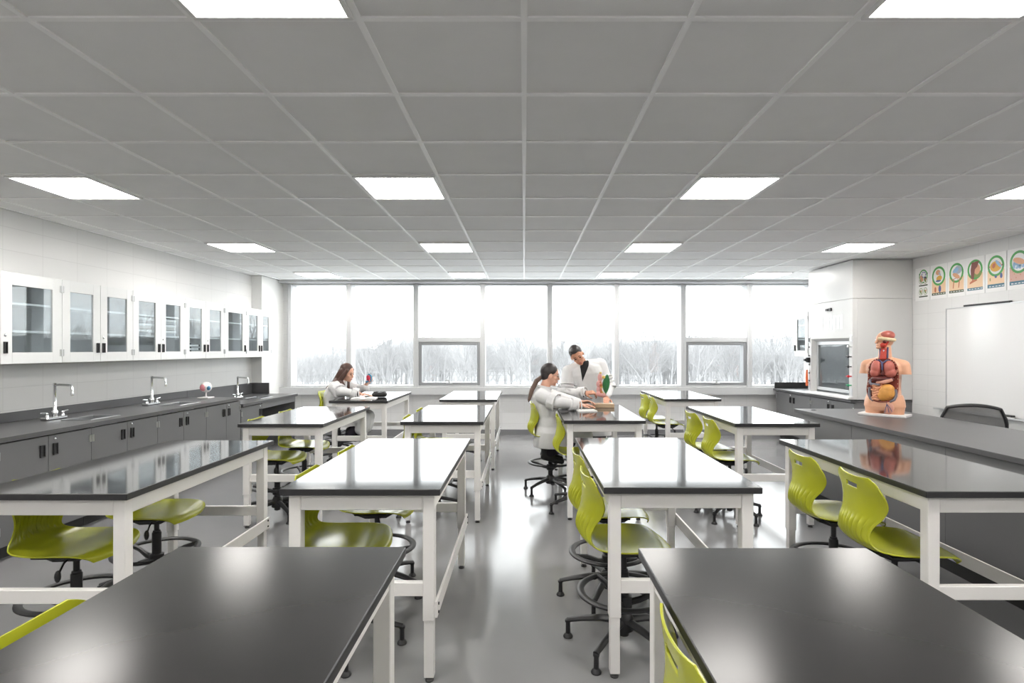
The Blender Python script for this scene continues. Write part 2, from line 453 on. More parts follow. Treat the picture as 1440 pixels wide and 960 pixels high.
# ------------------------------------------------------------------ stools
def cr(P, t):
    """Catmull-Rom through rows of P at parameter t in [0, len-1]"""
    n = len(P)-1; i = min(int(t), n-1); f = t-i
    p0, p1, p2, p3 = (P[max(i-1, 0)], P[i], P[i+1], P[min(i+2, n)])
    return [0.5*((2*b)+(-a+c)*f+(2*a-5*b+4*c-d)*f*f+(-a+3*b-3*c+d)*f**3) for a, b, c, d in zip(p0, p1, p2, p3)]
def make_stool():
    s = empty('lab_stool')
    #      y      z     half   side-curve y, side-curve z
    P = [( .232, .508, .150, -.030, .000), (.222, .532, .185, -.025, .002), (.17, .548, .210, -.01, .006), (.08, .549, .222, 0, .012), (-.02, .542, .225, 0, .018),
         (-.11, .540, .215, .0, .022), (-.175, .549, .195, .005, .022), (-.218, .578, .168, .022, .012), (-.238, .622, .146, .040, 0), (-.236, .668, .150, .055, 0),
         (-.222, .715, .178, .066, 0), (-.212, .765, .203, .068, 0), (-.208, .810, .210, .054, 0), (-.210, .852, .202, .036, -.002), (-.214, .882, .180, .027, .003), (-.217, .898, .135, .016, .010)]
    NU, NV = 90, 75
    V = []; FA = []; K = len(P)-1
    for j in range(NV+1):
        y, z, h, cy, cz = cr(P, K*j/NV)
        for i in range(NU+1):
            u = -1 + 2*i/NU
            uu = math.copysign(abs(u)**1.0, u)
            x = h*uu; q = abs(u)**2.2
            Y = y + cy*q; Z = z + cz*q
            # fluted lower back, ribs fanning out as the shell widens
            wz = math.exp(-((Z-.645)/.052)**4) if Y < -.12 else 0
            wz *= max(0, 1-abs(u)**6)
            rib = wz*.0065*(abs(math.sin(u*PI*5.5))**.55*2-1)
            Y -= rib
            V.append((x, Y, Z))
    for j in range(NV):
        for i in range(NU):
            a = j*(NU+1)+i
            c = V[a]
            if .832 < c[2] < .858 and abs(c[0]) < .050 and c[1] < -.1: continue
            FA.append((a, a+1, a+NU+2, a+NU+1))
    mb = MB(); mb.add(V, FA)
    sh = mb.build('seat_shell', M['lime'], s, 60)
    md = sh.modifiers.new('thick', 'SOLIDIFY'); md.thickness = .007; md.offset = 0
    md = sh.modifiers.new('round', 'BEVEL'); md.width = .002; md.segments = 2; md.limit_method = 'ANGLE'; md.angle_limit = R(60)
    # black support under the seat
    pl = MB().prism([(-.13, .515), (-.10, .535), (.13, .540), (.15, .532), (.08, .49), (-.05, .485)], -.085, .085, 0)
    pl.box(-.16, -.10, .524, .16, .10, .534, .004)
    pl.build('seat_plate', M['black'], s)
    MB().tube([(.06, .02, .505), (.14, .05, .500), (.19, .07, .475)], .005, 8).ell((.205, .075, .462), (.014, .014, .03), 10, 6).build('height_lever', M['black'], s)
    MB().lathe([(.016, .055), (.026, .06), (.026, .385), (.021, .39), (.021, .40), (.0145, .402), (.0145, .50)], 18).build('gas_lift', M['black'], s)
    rg = MB()
    n = 40; rr = .225
    rg.tube([(rr*math.cos(2*PI*k/n), rr*math.sin(2*PI*k/n), .285) for k in range(n)], .020, 10, closed=True, sq=.55)
    for k in range(3):
        a = 2*PI*k/3 + .5
        rg.tube([(math.cos(a)*.02, math.sin(a)*.02, .225), (math.cos(a)*.08, math.sin(a)*.08, .240), (math.cos(a)*.15, math.sin(a)*.15, .272), (math.cos(a)*(rr-.005), math.sin(a)*(rr-.005), .284)], [.017, .017, .015, .014], 8)
    rg.lathe([(.03, .20), (.042, .205), (.040, .265), (.028, .27)], 18)
    rg.build('foot_ring', M['black'], s)
    bs = MB().lathe([(.03, .085), (.05, .09), (.05, .15), (.034, .175), (.027, .18)], 20)
    for k in range(5):
        a = 2*PI*k/5
        d = Vector((math.cos(a), math.sin(a), 0))
        pts = [d*.03 + Vector((0,0,.135)), d*.12 + Vector((0,0,.130)), d*.22 + Vector((0,0,.112)), d*.30 + Vector((0,0,.092))]
        bs.tube(pts, [.026, .023, .019, .016], 8, sq=.8)
    bo = bs.build('star_base', M['black'], s, 45)
    for k in range(5):
        a = 2*PI*k/5
        MB().lathe([(.025, 0), (.026, .006), (.020, .016), (.013, .022), (.012, .075), (.016, .082), (.016, .092)], 14, (.297*math.cos(a), .297*math.sin(a), 0)).build('foot_glide', M['black'], bo)
    return s
def tl(c, r): return TABLES[(c, r)][0] - TW/2
ST = [
 ('FL', tl('CL',1)+0.165, 1.26, 0, 0, 'lime stool at fourth-row table from the windows, sink side of the aisle'),
 ('FR', tl('CR',1)+0.175, 1.24, 0, 0, 'lime stool at fourth-row table from the windows, whiteboard side of the aisle'),
 ('LLa', tl('LL',2)+0.175, 2.86, 0, -.012, 'lime stool tucked under third-row sink-side table, at its end away from the windows'),
 ('LLb', tl('LL',2)+0.165, 3.50, 0, -.028, 'lime stool tucked under third-row sink-side table, at its window end'),
 ('CLa', tl('CL',2)+0.178, 2.90, 0, 0, 'lime stool under third-row table on sink side of aisle, at end away from windows'),
 ('CLb', tl('CL',2)+0.178, 3.53, 0, 0, 'lime stool under third-row table on the sink side of aisle, at the window end'),
 ('CRa', tl('CR',2)+0.150, 2.88, 4, 0, 'lime stool at third-row table on the whiteboard side of aisle, end away from windows'),
 ('CRb', tl('CR',2)+0.155, 3.44, 3, 0, 'lime stool in the aisle at third-row table on the whiteboard side, at window end'),
 ('RRa', 1.885, 2.83, -4, 0, 'ribbed lime stool at third-row table by instructor counter, end away from windows'),
 ('RRb', 1.875, 3.37, -2, 0, 'ribbed lime stool at third-row table by instructor counter, window end'),
 ('L3a', tl('LL',3)+0.170, 5.12, 0, 0, 'lime stool under second-row sink-side table, at the end away from the windows'),
 ('L3b', tl('LL',3)+0.170, 5.75, 0, 0, 'lime stool under second-row sink-side table, at the window end'),
 ('C3a', tl('CL',3)+0.170, 5.27, 0, 0, 'lime stool under second-row table on aisle sink side, at the end away from windows'),
 ('C3b', tl('CL',3)+0.172, 5.90, 0, 0, 'lime stool under second-row table on aisle sink side, at the window end'),
 ('S3a', tl('CR',3)+0.165, 5.32, 0, 0, 'empty lime stool beside the ponytailed student at the table with the model'),
 ('S3b', .285, 6.02, 4, .06, 'lime stool on which the ponytailed student sits, black boots on its ring'),
 ('R3a', 1.885, 5.10, -2, 0, 'lime stool at second-row table by the instructor counter, at the end away from windows'),
 ('R3b', 1.875, 5.62, 2, 0, 'lime stool at second-row table by the instructor counter, at the window end'),
 ('L4a', -2.50, 7.52, 0, .06, 'lime stool on which the long-haired student sits by the windows'),
 ('L4b', -2.80, 8.28, -6, .02, 'lime stool with its back free, behind the long-haired student near the sinks'),
 ('C4a', tl('CL',4)+.19, 7.75, 0, -.04, 'lime stool hidden under the window-row table on the sink side of the aisle'),
 ('R4a', 1.905, 7.46, -4, 0, 'lime stool at window-row table by the fume hood, at the end away from windows'),
 ('R4b', 1.895, 7.95, 4, 0, 'lime stool at window-row table by the fume hood, at the window end')]
LEGS = [(x+sx*(TW/2-.057), y+sy*(TL/2-.057)) for x, y in TABLES.values() for sx in (-1, 1) for sy in (-1, 1)]
def clear_angle(cx, cy, want):
    """turn of the five-star base nearest to the wanted one that clears the table legs"""
    best = None
    near = [(lx-cx, ly-cy) for lx, ly in LEGS if math.hypot(lx-cx, ly-cy) < .45]
    for da in range(0, 72, 2):
        ok = 9
        for k in range(5):
            a = R(want+da+72*k)
            for lx, ly in near:
                f = max(0, min(.31, lx*math.cos(a)+ly*math.sin(a))); ok = min(ok, math.hypot(lx-f*math.cos(a), ly-f*math.sin(a)))
        c = min(da, 72-da)/72*.04 - min(ok, .072)
        if best is None or c < best[0]: best = (c, da, ok)
    rg = min([abs(math.hypot(*q)-.225) for q in near] or [9])
    if best[2] < .068 or rg < .058: print('STOOL tight', cx, cy, best, rg, [round(math.hypot(*q), 3) for q in near])
    return want + best[1]
stool = None; rnd = random.Random(3); STOOLS = {}
for key, x, y, a, dz, lab in ST:
    if stool is None: stool = make_stool(); o = stool
    else: o = copy_tree(stool)
    o.location = (x, y, 0); o.rotation_euler.z = R(-90+a)
    STOOLS[key] = o
    ba = {'CRa': 104, 'CRb': 116, 'S3b': 96, 'S3a': 80}.get(key, rnd.uniform(0, 72))
    for ch in o.children:
        st = ch.name.split('.')[0]
        if st == 'star_base': ch.rotation_euler.z = R(clear_angle(x, y, ba-90+a) + 90 - a)
        elif st == 'foot_ring': ch.rotation_euler.z = R(rnd.uniform(0, 120)); ch.location.z = dz*.5
        elif st in ('seat_shell', 'seat_plate', 'height_lever'): ch.location.z = dz
        elif st == 'gas_lift' and dz > 0: ch.location.z = dz*.7
    tag(o, lab, 'stool', 'lime lab stools')

# ------------------------------------------------------------------ sink wall: base cabinets, worktops, sinks
def pull(x, y, z, d=1, w=.022, h=.095):
    """flat black pull on a door facing +x (d=1) or -x (d=-1)"""
    a = MB()
    a.box(x, y-w, z-h/2, x+d*.004, y+w, z+h/2, .001)
    a.box(x+d*.004, y-w, z-h/2, x+d*.012, y-w+.006, z+h/2, .001).box(x+d*.004, y+w-.006, z-h/2, x+d*.012, y+w, z+h/2, .001)
    a.box(x+d*.004, y-w, z-h/2, x+d*.012, y+w, z-h/2+.006, .001).box(x+d*.004, y-w, z+h/2-.006, x+d*.012, y+w, z+h/2, .001)
    return a
def lock(x, y, z, d=1):
    return MB().lathe([(.011, 0), (.011, .004*d), (.008, .006*d), (.003, .0065*d)] if d > 0 else [(.011, 0), (.011, -.004), (.008, -.006), (.003, -.0065)], 12, (x, y, z), 0)
def hinge(x, y, z, d=1):
    return MB().box(x-.001*d, y-.012, z-.03, x+.004*d, y+.012, z+.03, .001).cyl((x+.004*d, y, z-.03), .006, .06, 10)
def base_cabinet(y0, y1, xf, xb, top, doors, name='base_cabinet'):
    """doors: list of (ya, yb, hinge side -1/1); front plane xf, back xb"""
    d = 1 if xb < xf else -1
    t = empty(name, (xf, (y0+y1)/2, 0))
    ox, oy = xf, (y0+y1)/2
    A, B_ = y0-oy+.002, y1-oy-.002; xb2 = xb-ox+d*.004
    b = MB().box(-d*.02, A, .10, xb2, A+.018, top, .001).box(-d*.02, B_-.018, .10, xb2, B_, top, .001).box(-d*.02, A+.018, .10, xb2, B_-.018, .118, .001).box(xb2+d*.010, A+.018, .118, xb2, B_-.018, top, .001)
    b.build('carcass', M['grey_lam'], t)
    MB().box(-d*.07, y0-oy+.001, 0, xb-ox+d*.004, y1-oy-.001, .10).build('toe_kick', M['kick'], t)
    for i, (ya, yb, hs) in enumerate(doors):
        do = MB().box(-d*.0198, ya-oy+.002, .105, 0, yb-oy-.002, top-.012, .0015).build('door', M['grey_lam'], t)
        yh = (yb if hs < 0 else ya) - oy - hs*(-.055) if False else ((yb-oy-.06) if hs < 0 else (ya-oy+.06))
        pull(0, yh, top-.125, d).build('handle', M['black'], do)
        if hs > 0 or len(doors) == 1: lock(0, yh, top-.045, d).build('lock', M['chrome'], do)
        hy = (ya-oy+.016) if hs < 0 else (yb-oy-.016)
        for z in (top-.10, .22): hinge(0, hy, z, d).build('hinge', M['steel'], do)
    return t
XF = -3.765
bc = [(y, y+.875) for y in (1.34, 2.215, 3.09, 3.965, 4.84, 5.715, 6.59)]
ord_ = ['seventh', 'sixth', 'fifth', 'fourth', 'third', 'second', 'first']
for i, (a, b) in enumerate(bc):
    m_ = (a+b)/2 if i != 6 else 7.03
    if i == 6: b = 7.385
    t = base_cabinet(a, b, XF, XL, .863, [(a, m_, -1), (m_, b, 1)])
    tag(t, 'dark grey two-door base cabinet under the high sink counter, %s from the windows' % ord_[i], 'cabinet', 'grey base cabinets along the sink wall')
t = base_cabinet(7.40, 7.99, XF, XL, .768, [(7.40, 7.99, -1)])
tag(t, 'dark grey one-door base cabinet under the lowered counter end by the windows', 'cabinet')
# lowered counter's apron and end panel
t = empty('counter_support', (XF, 8.5, 0))
MB().box(-.02, -.505, .68, -.002, .63, .768, .001).build('apron', M['grey_lam'], t)
MB().box(-.735+.004, .63, 0, -.002, .655, .768, .001).build('end_panel', M['grey_lam'], t)
tag(t, 'grey apron and end panel around the open knee space near windows', 'counter support')

def worktop(name, x0, x1, y0, y1, z, holes, splash, th=.036):
    """resin slab with sink cut-outs and an upstand along the wall side"""
    a = MB(); ys_ = [y0]; cur = y0
    for (hx0, hx1, hy0, hy1) in holes:
        a.box(x0, cur, z-th, x1, hy0, z, .0)
        a.box(x0, hy0, z-th, hx0, hy1, z, .0).box(hx1, hy0, z-th, x1, hy1, z, .0)
        cur = hy1
    a.box(x0, cur, z-th, x1, y1, z)
    o = a.build(name, M['top_grey'])
    return o
SINKS = [(-4.13, -3.90, 5.00, 5.33, .90), (-4.13, -3.90, 6.30, 6.66, .90), (-4.13, -3.90, 8.22, 8.58, .805)]
w1 = empty('sink_counter', (0, 0, 0))
a = worktop('worktop', XL+.003, -3.735, 1.30, 7.39, .90, [s[:4] for s in SINKS[:2]], None); a.parent = w1
MB().box(XL+.003, 1.30, .9005, XL+.022, 7.39, .985, .002).build('backsplash', M['top_grey'], w1)
tag(w1, 'long dark grey counter with upstand along the wall, holding two sinks', 'counter')
w2 = empty('sink_counter', (0, 0, 0))
a = worktop('worktop', XL+.003, -3.735, 7.392, 9.175, .805, [SINKS[2][:4]], None); a.parent = w2
MB().box(XL+.003, 7.392, .8055, XL+.022, 9.175, .985, .002).build('backsplash', M['top_grey'], w2)
MB().box(XL+.024, 9.152, .8055, -4.20, 9.172, .985, .002).build('end_splash', M['top_grey'], w2)
tag(w2, 'short lowered dark grey counter end with one sink beside the windows', 'counter')
sn = ['third from the windows', 'second from the windows', 'on the lowered counter beside the windows']
for i, (x0, x1, y0, y1, z) in enumerate(SINKS):
    t = empty('sink', ((x0+x1)/2, (y0+y1)/2, z))
    hx, hy = (x1-x0)/2, (y1-y0)/2
    r_ = MB(); e = .02
    for q in ((-hx-e, -hy-e, hx+e, -hy+.004), (-hx-e, hy-.004, hx+e, hy+e), (-hx-e, -hy, -hx+.004, hy), (hx-.004, -hy, hx+e, hy)):
        r_.box(q[0], q[1], .0005, q[2], q[3], .005, .001)
    r_.build('rim', M['steel'], t)
    b_ = MB(); k = .003
    b_.box(-hx+.001, -hy+.001, -.15, -hx+k, hy-.001, 0).box(hx-k, -hy+.001, -.15, hx-.001, hy-.001, 0).box(-hx+k, -hy+.001, -.15, hx-k, -hy+k, 0).box(-hx+k, hy-k, -.15, hx-k, hy-.001, 0).box(-hx+.001, -hy+.001, -.153, hx-.001, hy-.001, -.15)
    b_.build('basin', M['steel'], t)
    MB().lathe([(.03, -.1495), (.03, -.147), (.022, -.147), (.02, -.149)], 16).build('drain', M['chrome'], t)
    tag(t, 'small steel drop-in sink, %s' % sn[i], 'sink', 'steel drop-in sinks')
    f = empty('faucet', (-4.245, [5.03, 6.34, 8.24][i], z+.0005))
    MB().box(-.045, -.11, 0, .03, .11, .028, .008).build('deck_plate', M['chrome'], f)
    MB().lathe([(.019, .026), (.019, .05), (.024, .055), (.024, .075), (.014, .09), (.0125, .30), (.015, .305), (.015, .325), (.008, .33)], 14).build('riser', M['chrome'], f)
    MB().tube([(0, 0, .31), (.03, 0, .314), (.13, 0, .310), (.148, 0, .304), (.155, 0, .29), (.157, 0, .245)], [.009, .009, .009, .009, .010, .010], 10).lathe([(.012, .215), (.013, .235), (.010, .25)], 12, (.157, 0, 0)).build('spout', M['chrome'], f)
    for sy in (-1, 1):
        MB().lathe([(.017, .026), (.015, .04), (.011, .055), (.013, .062), (.008, .07)], 12, (0, sy*.085, 0)).tube([(0, sy*.08, .064), (0, sy*.145, .072)], [.008, .006], 8).build('lever_handle', M['chrome'], f)
    tag(f, 'chrome gooseneck lab faucet with two levers, %s' % sn[i], 'faucet', 'chrome lab faucets')

# ------------------------------------------------------------------ glazed wall cabinets
def wall_cabinet(y0, y1, xf, xb, z0, z1, doors):
    d = 1 if xb < xf else -1
    oy = (y0+y1)/2; t = empty('wall_cabinet', (xf, oy, z0)); H = z1-z0
    xb_ = xb - xf + d*.003
    c = MB(); th = .018; fx = -d*.021
    c.box(fx, y0-oy+.0005, 0, xb_, y0-oy+th, H, .001).box(fx, y1-oy-th, 0, xb_, y1-oy-.0005, H, .001)
    c.box(fx, y0-oy+th, 0, xb_, y1-oy-th, th, .001).box(fx, y0-oy+th, H-th, xb_, y1-oy-th, H, .001)
    c.box(xb_+d*.006, y0-oy+th, th, xb_, y1-oy-th, H-th)
    if len(doors) == 2 and False: pass
    c.build('carcass', M['white_lam'], t)
    for z in (.26, .49):
        MB().box(fx-d*.01, y0-oy+th+.001, z, xb_+d*.008, y1-oy-th-.001, z+.018, .001).build('shelf', M['white_lam'], t)
    for (ya, yb, hs) in doors:
        A, B = ya-oy+.002, yb-oy-.002; s_ = .088 if (yb-ya) < .5 else .098; zt, zb = H-.105, .095
        f = MB().box(-d*.020, A, .002, 0, A+s_, H-.002, .001).box(-d*.020, B-s_, .002, 0, B, H-.002, .001)
        f.box(-d*.020, A+s_, .002, 0, B-s_, zb, .001).box(-d*.020, A+s_, zt, 0, B-s_, H-.002, .001)
        fo = f.build('door', M['white_lam'], t)
        MB().box(-d*.012, A+s_-.004, zb-.004, -d*.008, B-s_+.004, zt+.004).build('glass_pane', M['cabglass'], fo)
        yh = (B-.035) if hs < 0 else (A+.035)
        pull(0, yh, .135, d, .016, .095).build('handle', M['black'], fo)
        if hs > 0 or len(doors) == 1: lock(0, yh, .235, d).build('lock', M['chrome'], fo)
        hy = (ya-oy) if hs < 0 else (yb-oy)
        for z in (.09, H-.09): hinge(0, hy + (.012 if hs < 0 else -.012), z, d).build('hinge', M['steel'], fo)
    return t
Z0, Z1 = 1.414, 2.165
uc = [([(4.43, 5.02, 1)], 'one-door', 'sixth'), ([(5.02, 5.475, -1), (5.475, 5.93, 1)], 'two-door', 'fifth'), ([(5.93, 6.385, -1), (6.385, 6.84, 1)], 'two-door', 'fourth'),
      ([(6.84, 7.29, -1), (7.29, 7.745, 1)], 'two-door', 'third'), ([(7.745, 8.34, -1)], 'one-door', 'second'), ([(8.34, 8.79, -1), (8.79, 9.175, 1)], 'two-door', 'first')]
for doors, k, o_ in uc:
    t = wall_cabinet(doors[0][0], doors[-1][1], -4.17, XL, Z0, Z1, doors)
    tag(t, 'white glass-fronted %s wall cabinet over the sinks, %s from the windows' % (k, o_), 'cabinet', 'white glazed wall cabinets over the sinks')
# ------------------------------------------------------------------ cabinet contents
def storage_box(x, y, z, sx, sy, sz, lab, col):
    t = empty('storage_box', (x, y, z))
    MB().box(-sx/2, -sy/2, 0, sx/2, sy/2, sz-.02, .003).build('body', col, t)
    MB().box(-sx/2-.004, -sy/2-.004, sz-.03, sx/2+.004, sy/2+.004, sz, .003).build('lid', M['paper'], t)
    tag(t, lab, 'box', 'boxes inside the wall cabinets')
M['box_grey'] = pbr('grey_cardboard', (.45, .45, .46), .7, noise=.08)
M['box_tan'] = pbr('pale_cardboard', (.62, .60, .57), .7, noise=.08)
zsh = Z0+.26+.0185
for y, k, nm in ((6.16, 3, 'in fourth cabinet from windows, end away from them'), (6.60, 3, 'in fourth cabinet from windows, window end')):
    for j in range(k):
        storage_box(-4.34, y, zsh+j*.068, .22, .30, .064, 'low storage box, %s of three, %s' % (['bottom', 'middle', 'top'][j], nm), M['box_tan' if j % 2 else 'box_grey'])
for j in range(4):
    MBt = empty('paper_tray', (-4.33, 7.07, Z0+.0185+j*.045))
    MB().box(-.12, -.15, 0, .12, .15, .004).box(-.12, -.15, .004, -.116, .15, .03).box(-.12, -.15, .004, .12, -.146, .03).box(-.12, .146, .004, .12, .15, .03).build('tray', M['black'], MBt)
    MB().box(-.11, -.14, .0045, .11, .14, .028).build('paper_sheets', M['paper'], MBt)
    for sy in (-1, 1): MB().box(-.01, sy*.146, .004, .01, sy*.15, .045).build('riser_post', M['black'], MBt)
    tag(MBt, 'paper tray, %s of four stacked in the third wall cabinet from windows' % ['lowest', 'second', 'third', 'topmost'][j], 'paper tray', 'stacked paper trays in the wall cabinet')

# ------------------------------------------------------------------ eye model on the sink counter
M['eyewhite'] = pbr('model_white', (.80, .78, .78), .35, noise=.02)
M['pink'] = pbr('model_pink', (.72, .28, .32), .35, noise=.1)
M['bluem'] = pbr('model_blue', (.06, .25, .42), .35, noise=.1)
t = empty('eye_model', (-4.13, 7.22, .9005))
MB().box(-.07, -.075, 0, .07, .075, .016, .004).build('base_plate', M['eyewhite'], t)
MB().lathe([(.022, .015), (.010, .03), (.008, .07), (.02, .085)], 14).build('stem', M['eyewhite'], t)
c_ = (0, 0, .145); e = MB().ell(c_, (.068, .068, .068), 24, 16)
for k in range(7):
    a = k*.9; p = [Vector(c_) + Vector((math.cos(a+j*.25)*math.cos(-1+j*.35), math.sin(a+j*.25)*math.cos(-1+j*.35), math.sin(-1+j*.35)))*.069 for j in range(6)]
    e.tube(p, .0025, 6)
e.build('eyeball', M['eyewhite'], t)
MB().ell((-.01, -.047, .14), (.042, .028, .045), 18, 12).build('muscle_patch', M['pink'], t)
MB().ell((.047, -.028, .135), (.026, .026, .030), 16, 10).build('iris', M['bluem'], t)
tag(t, 'pink and white eyeball model on a white stand beside the sinks', 'anatomical model')

# ------------------------------------------------------------------ fume hood
FX, FY0, FY1, ZW = 4.42, 7.48, 8.64, .85
M['hood_white'] = pbr('hood_white_steel', (.63, .63, .625), .33, noise=.015, nscale=3)
M['hood_in'] = pbr('hood_liner_grey', (.74, .75, .76), .45, noise=.04, nscale=5)
M['sashglass'] = glass('sash_glass', (.80, .83, .84), 1.8)
M['red'] = pbr('red_knob', (.55, .02, .03), .4, noise=.05); M['green'] = pbr('green_knob', (.02, .30, .12), .4, noise=.05)
M['orange'] = pbr('orange_handle', (.75, .16, .05), .45, noise=.05)
t = empty('fume_hood', (FX, (FY0+FY1)/2, ZW)); hy = (FY1-FY0)/2; dx = XR-FX-.004
ZT = 2.22-ZW
b = MB()
b.box(.0601, -hy, .008, dx, -hy+.03, ZT, .002).box(.0601, hy-.03, .008, dx, hy, ZT, .002)          # cheeks
b.box(.0, -hy, .8401, .06, hy, ZT, .002)                                                        # upper front
b.box(.0601, -hy+.03, ZT-.03, dx, hy-.03, ZT, .002)
b.box(.0, -hy, .03, .06, -hy+.085, .84, .003).box(.0, hy-.085, .03, .06, hy, .84, .003)        # posts
# splayed entry around the sash
b.add([(.0, -hy+.085, .84), (.0, hy-.085, .84), (.06, hy-.13, .80), (.06, -hy+.13, .80)], [(0, 1, 2, 3)])
b.add([(.0, hy-.085, .84), (.0, hy-.085, .03), (.06, hy-.13, .03), (.06, hy-.13, .80)], [(0, 1, 2, 3)])
b.add([(.0, -hy+.085, .84), (.0, -hy+.085, .03), (.06, -hy+.13, .03), (.06, -hy+.13, .80)], [(0, 1, 2, 3)])
b.build('shell', M['hood_white'], t)
MB().box(.0, -hy, ZT+.003, dx, hy, ZC-ZW-.012, .002).build('ceiling_enclosure', M['hood_white'], t)
li = MB().box(.55, -hy+.031, .0085, .56, hy-.031, ZT-.04).box(.08, -hy+.031, .0085, .55, -hy+.036, 1.1).box(.08, hy-.036, .0085, .55, hy-.031, 1.1).box(.06, -hy+.037, .0085, .55, hy-.037, .02)
li.box(.53, -.25, .25, .549, .25, .27).box(.545, -.35, .55, .549, .35, .58)
li.build('liner', M['hood_in'], t)
s_ = MB(); y0, y1, z0, z1 = -hy+.13, hy-.13, .075, .80; k = .035
s_.box(.062, y0, z0, .085, y0+k, z1, .003).box(.062, y1-k, z0, .085, y1, z1, .003).box(.058, y0+k, z0, .09, y1-k, z0+.045, .004).box(.062, y0+k, z1-.05, .085, y1-k, z1, .003)
so = s_.build('sash', M['alu'], t)
MB().box(.070, y0+k-.003, z0+.04, .076, y1-k+.003, z1-.047).build('glass_pane', M['sashglass'], so)
MB().prism([(-.065, .012), (-.065, .022), (.02, .045), (.07, .045), (.07, .009), (-.05, .009)], -hy-.005, hy+.005, 1).build('airfoil_sill', M['hood_white'], t) if False else None
af = MB(); pr = [(-.065, .010), (-.065, .024), (-.05, .034), (.055, .050), (.058, .010)]
af.add([(x, -hy-.003, z) for x, z in pr] + [(x, hy+.003, z) for x, z in pr], [(0,1,2,3,4), (9,8,7,6,5)] + [(i, (i+1) % 5, 5+(i+1) % 5, 5+i) for i in range(5)])
af.build('airfoil_sill', M['hood_white'], t)
for c in range(8):
    vt = MB(); y = -.34+c*.085
    vt.box(-.0015, y-.004, .970, .001, y+.054, 1.164, .0005)
    for r_ in range(9): vt.box(-.004, y, .975+r_*.022, -.0005, y+.05, .983+r_*.022, .001)
    vt.build('vent_grille', M['alu'], t)
MB().box(-.018, -.075, 1.235, 0, -.01, 1.28, .004).box(-.022, .005, 1.24, 0, .065, 1.275, .004).build('light_switch', M['black'], t)
for sy, ys_ in ((-1, -hy+.03), (1, hy-.03)):
    MB().box(-.006, ys_-.03, .785, 0, ys_+.03, .875, .002).box(-.006, ys_-.03, .06, 0, ys_+.03, .16, .002).build('control_plate', M['alu'], t)
    MB().box(-.010, ys_-.018, .80, -.006, ys_+.018, .86, .003).build('outlet', M['black'] if sy > 0 else M['paper'], t)
    for q, z in enumerate((.72, .585, .45, .32, .20)):
        if sy < 0:
            mk = [M['steel'], M['black'], M['black'], M['red'], M['green']][q]
            kb = MB().cyl((-.03, ys_, z), .008, .03, 10, 0)
            kb.lathe([(.010, 0), (.018, .006), (.018, .02), (.010, .026)], 12, (-.055, ys_, z), 0)
            if q: kb.box(-.055, ys_+.0, z-.006, -.035, ys_+.045, z+.006, .002)
            kb.build('valve_knob', mk, t)
        else:
            MB().lathe([(.014, 0), (.012, .008), (.004, .01)], 12, (-.010, ys_, z), 0).build('valve_cap', M['black'], t)
MB().box(-.05, hy-.06, .48, .0, hy+.0, .56, .006).cyl((-.085, hy-.03, .52), .02, .04, 14, 0).build('spray_holder', M['black'], t)
MB().tube([(-.03, hy-.01, .12), (-.034, hy-.01, .25), (-.03, hy-.01, .37)], [.018, .02, .012], 10).build('spray_handle', M['orange'], t)
tag(t, 'tall white fume hood with closed glass sash in the corner by windows', 'fume hood')

# base cabinets under it, worktop
t = empty('hood_worktop', (0, 0, 0))
MB().box(4.40, FY0+.005, ZW-.034, XR-.003, 9.82, ZW, .002).build('worktop', M['top_grey'], t)
MB().box(4.42, 9.80, ZW+.0005, XR-.003, 9.82, ZW+.105, .002).build('end_splash', M['kick'], t)
MB().box(XR-.022, FY1+.01, ZW+.0005, XR-.003, 9.799, ZW+.105, .002).build('backsplash', M['top_grey'], t)
tag(t, 'dark grey worktop under the fume hood, running on to the windows', 'worktop')
for y0, y1, lab in ((7.49, 8.63, 'grey two-door base cabinet under the fume hood'), (8.635, 9.80, 'grey two-door base cabinet between the fume hood and the windows')):
    ym = (y0+y1)/2
    t = base_cabinet(y0, y1, 4.445, XR, ZW-.036, [(y0, ym, -1), (ym, y1, 1)])
    for ch in t.children:
        pass
    tag(t, lab, 'cabinet', 'grey base cabinets under the fume hood worktop')
t = wall_cabinet(8.66, 9.10, 4.42, XR, 1.42, 2.12, [(8.66, 9.10, -1)])
tag(t, 'white glass-fronted wall cabinet behind the fume hood by the windows', 'cabinet')

# ------------------------------------------------------------------ instructor counter
IX0, IX1, IY0, IY1 = 2.89, 3.90, 1.5, 5.95
t = empty('instructor_counter', (0, 0, 0))
MB().box(IX0, IY0, .864, IX1, IY1, .90, .003).build('worktop', M['top_grey'], t)
seams = [IY0+.03, 2.74, 3.86, 4.97, IY1-.035]
for a, b in zip(seams[:-1], seams[1:]):
    MB().box(IX0+.035, a+.0015, .10, IX0+.055, b-.0015, .8635, .0015).build('front_panel', M['grey_lam'], t)
MB().box(IX0+.0555, IY1-.055, .10, IX1-.30, IY1-.035, .8635, .0015).box(IX0+.0555, IY0+.03, .10, IX1-.30, IY0+.05, .8635, .0015).build('end_panel', M['grey_lam'], t)
MB().box(IX0+.06, IY0+.06, .10, IX1-.32, IY1-.06, .86, 0).build('carcass', M['grey_lam'], t)
MB().box(IX0+.05, IY0+.05, 0, IX1-.32, IY1-.06, .0995, 0).build('toe_kick', M['kick'], t)
MB().lathe([(.028, .9005), (.026, .904), (.018, .904), (.018, .901)], 16, (3.02, 5.80, 0)).build('cable_grommet', M['black'], t)
tag(t, 'long dark grey instructor counter carrying the anatomical torso', 'counter')

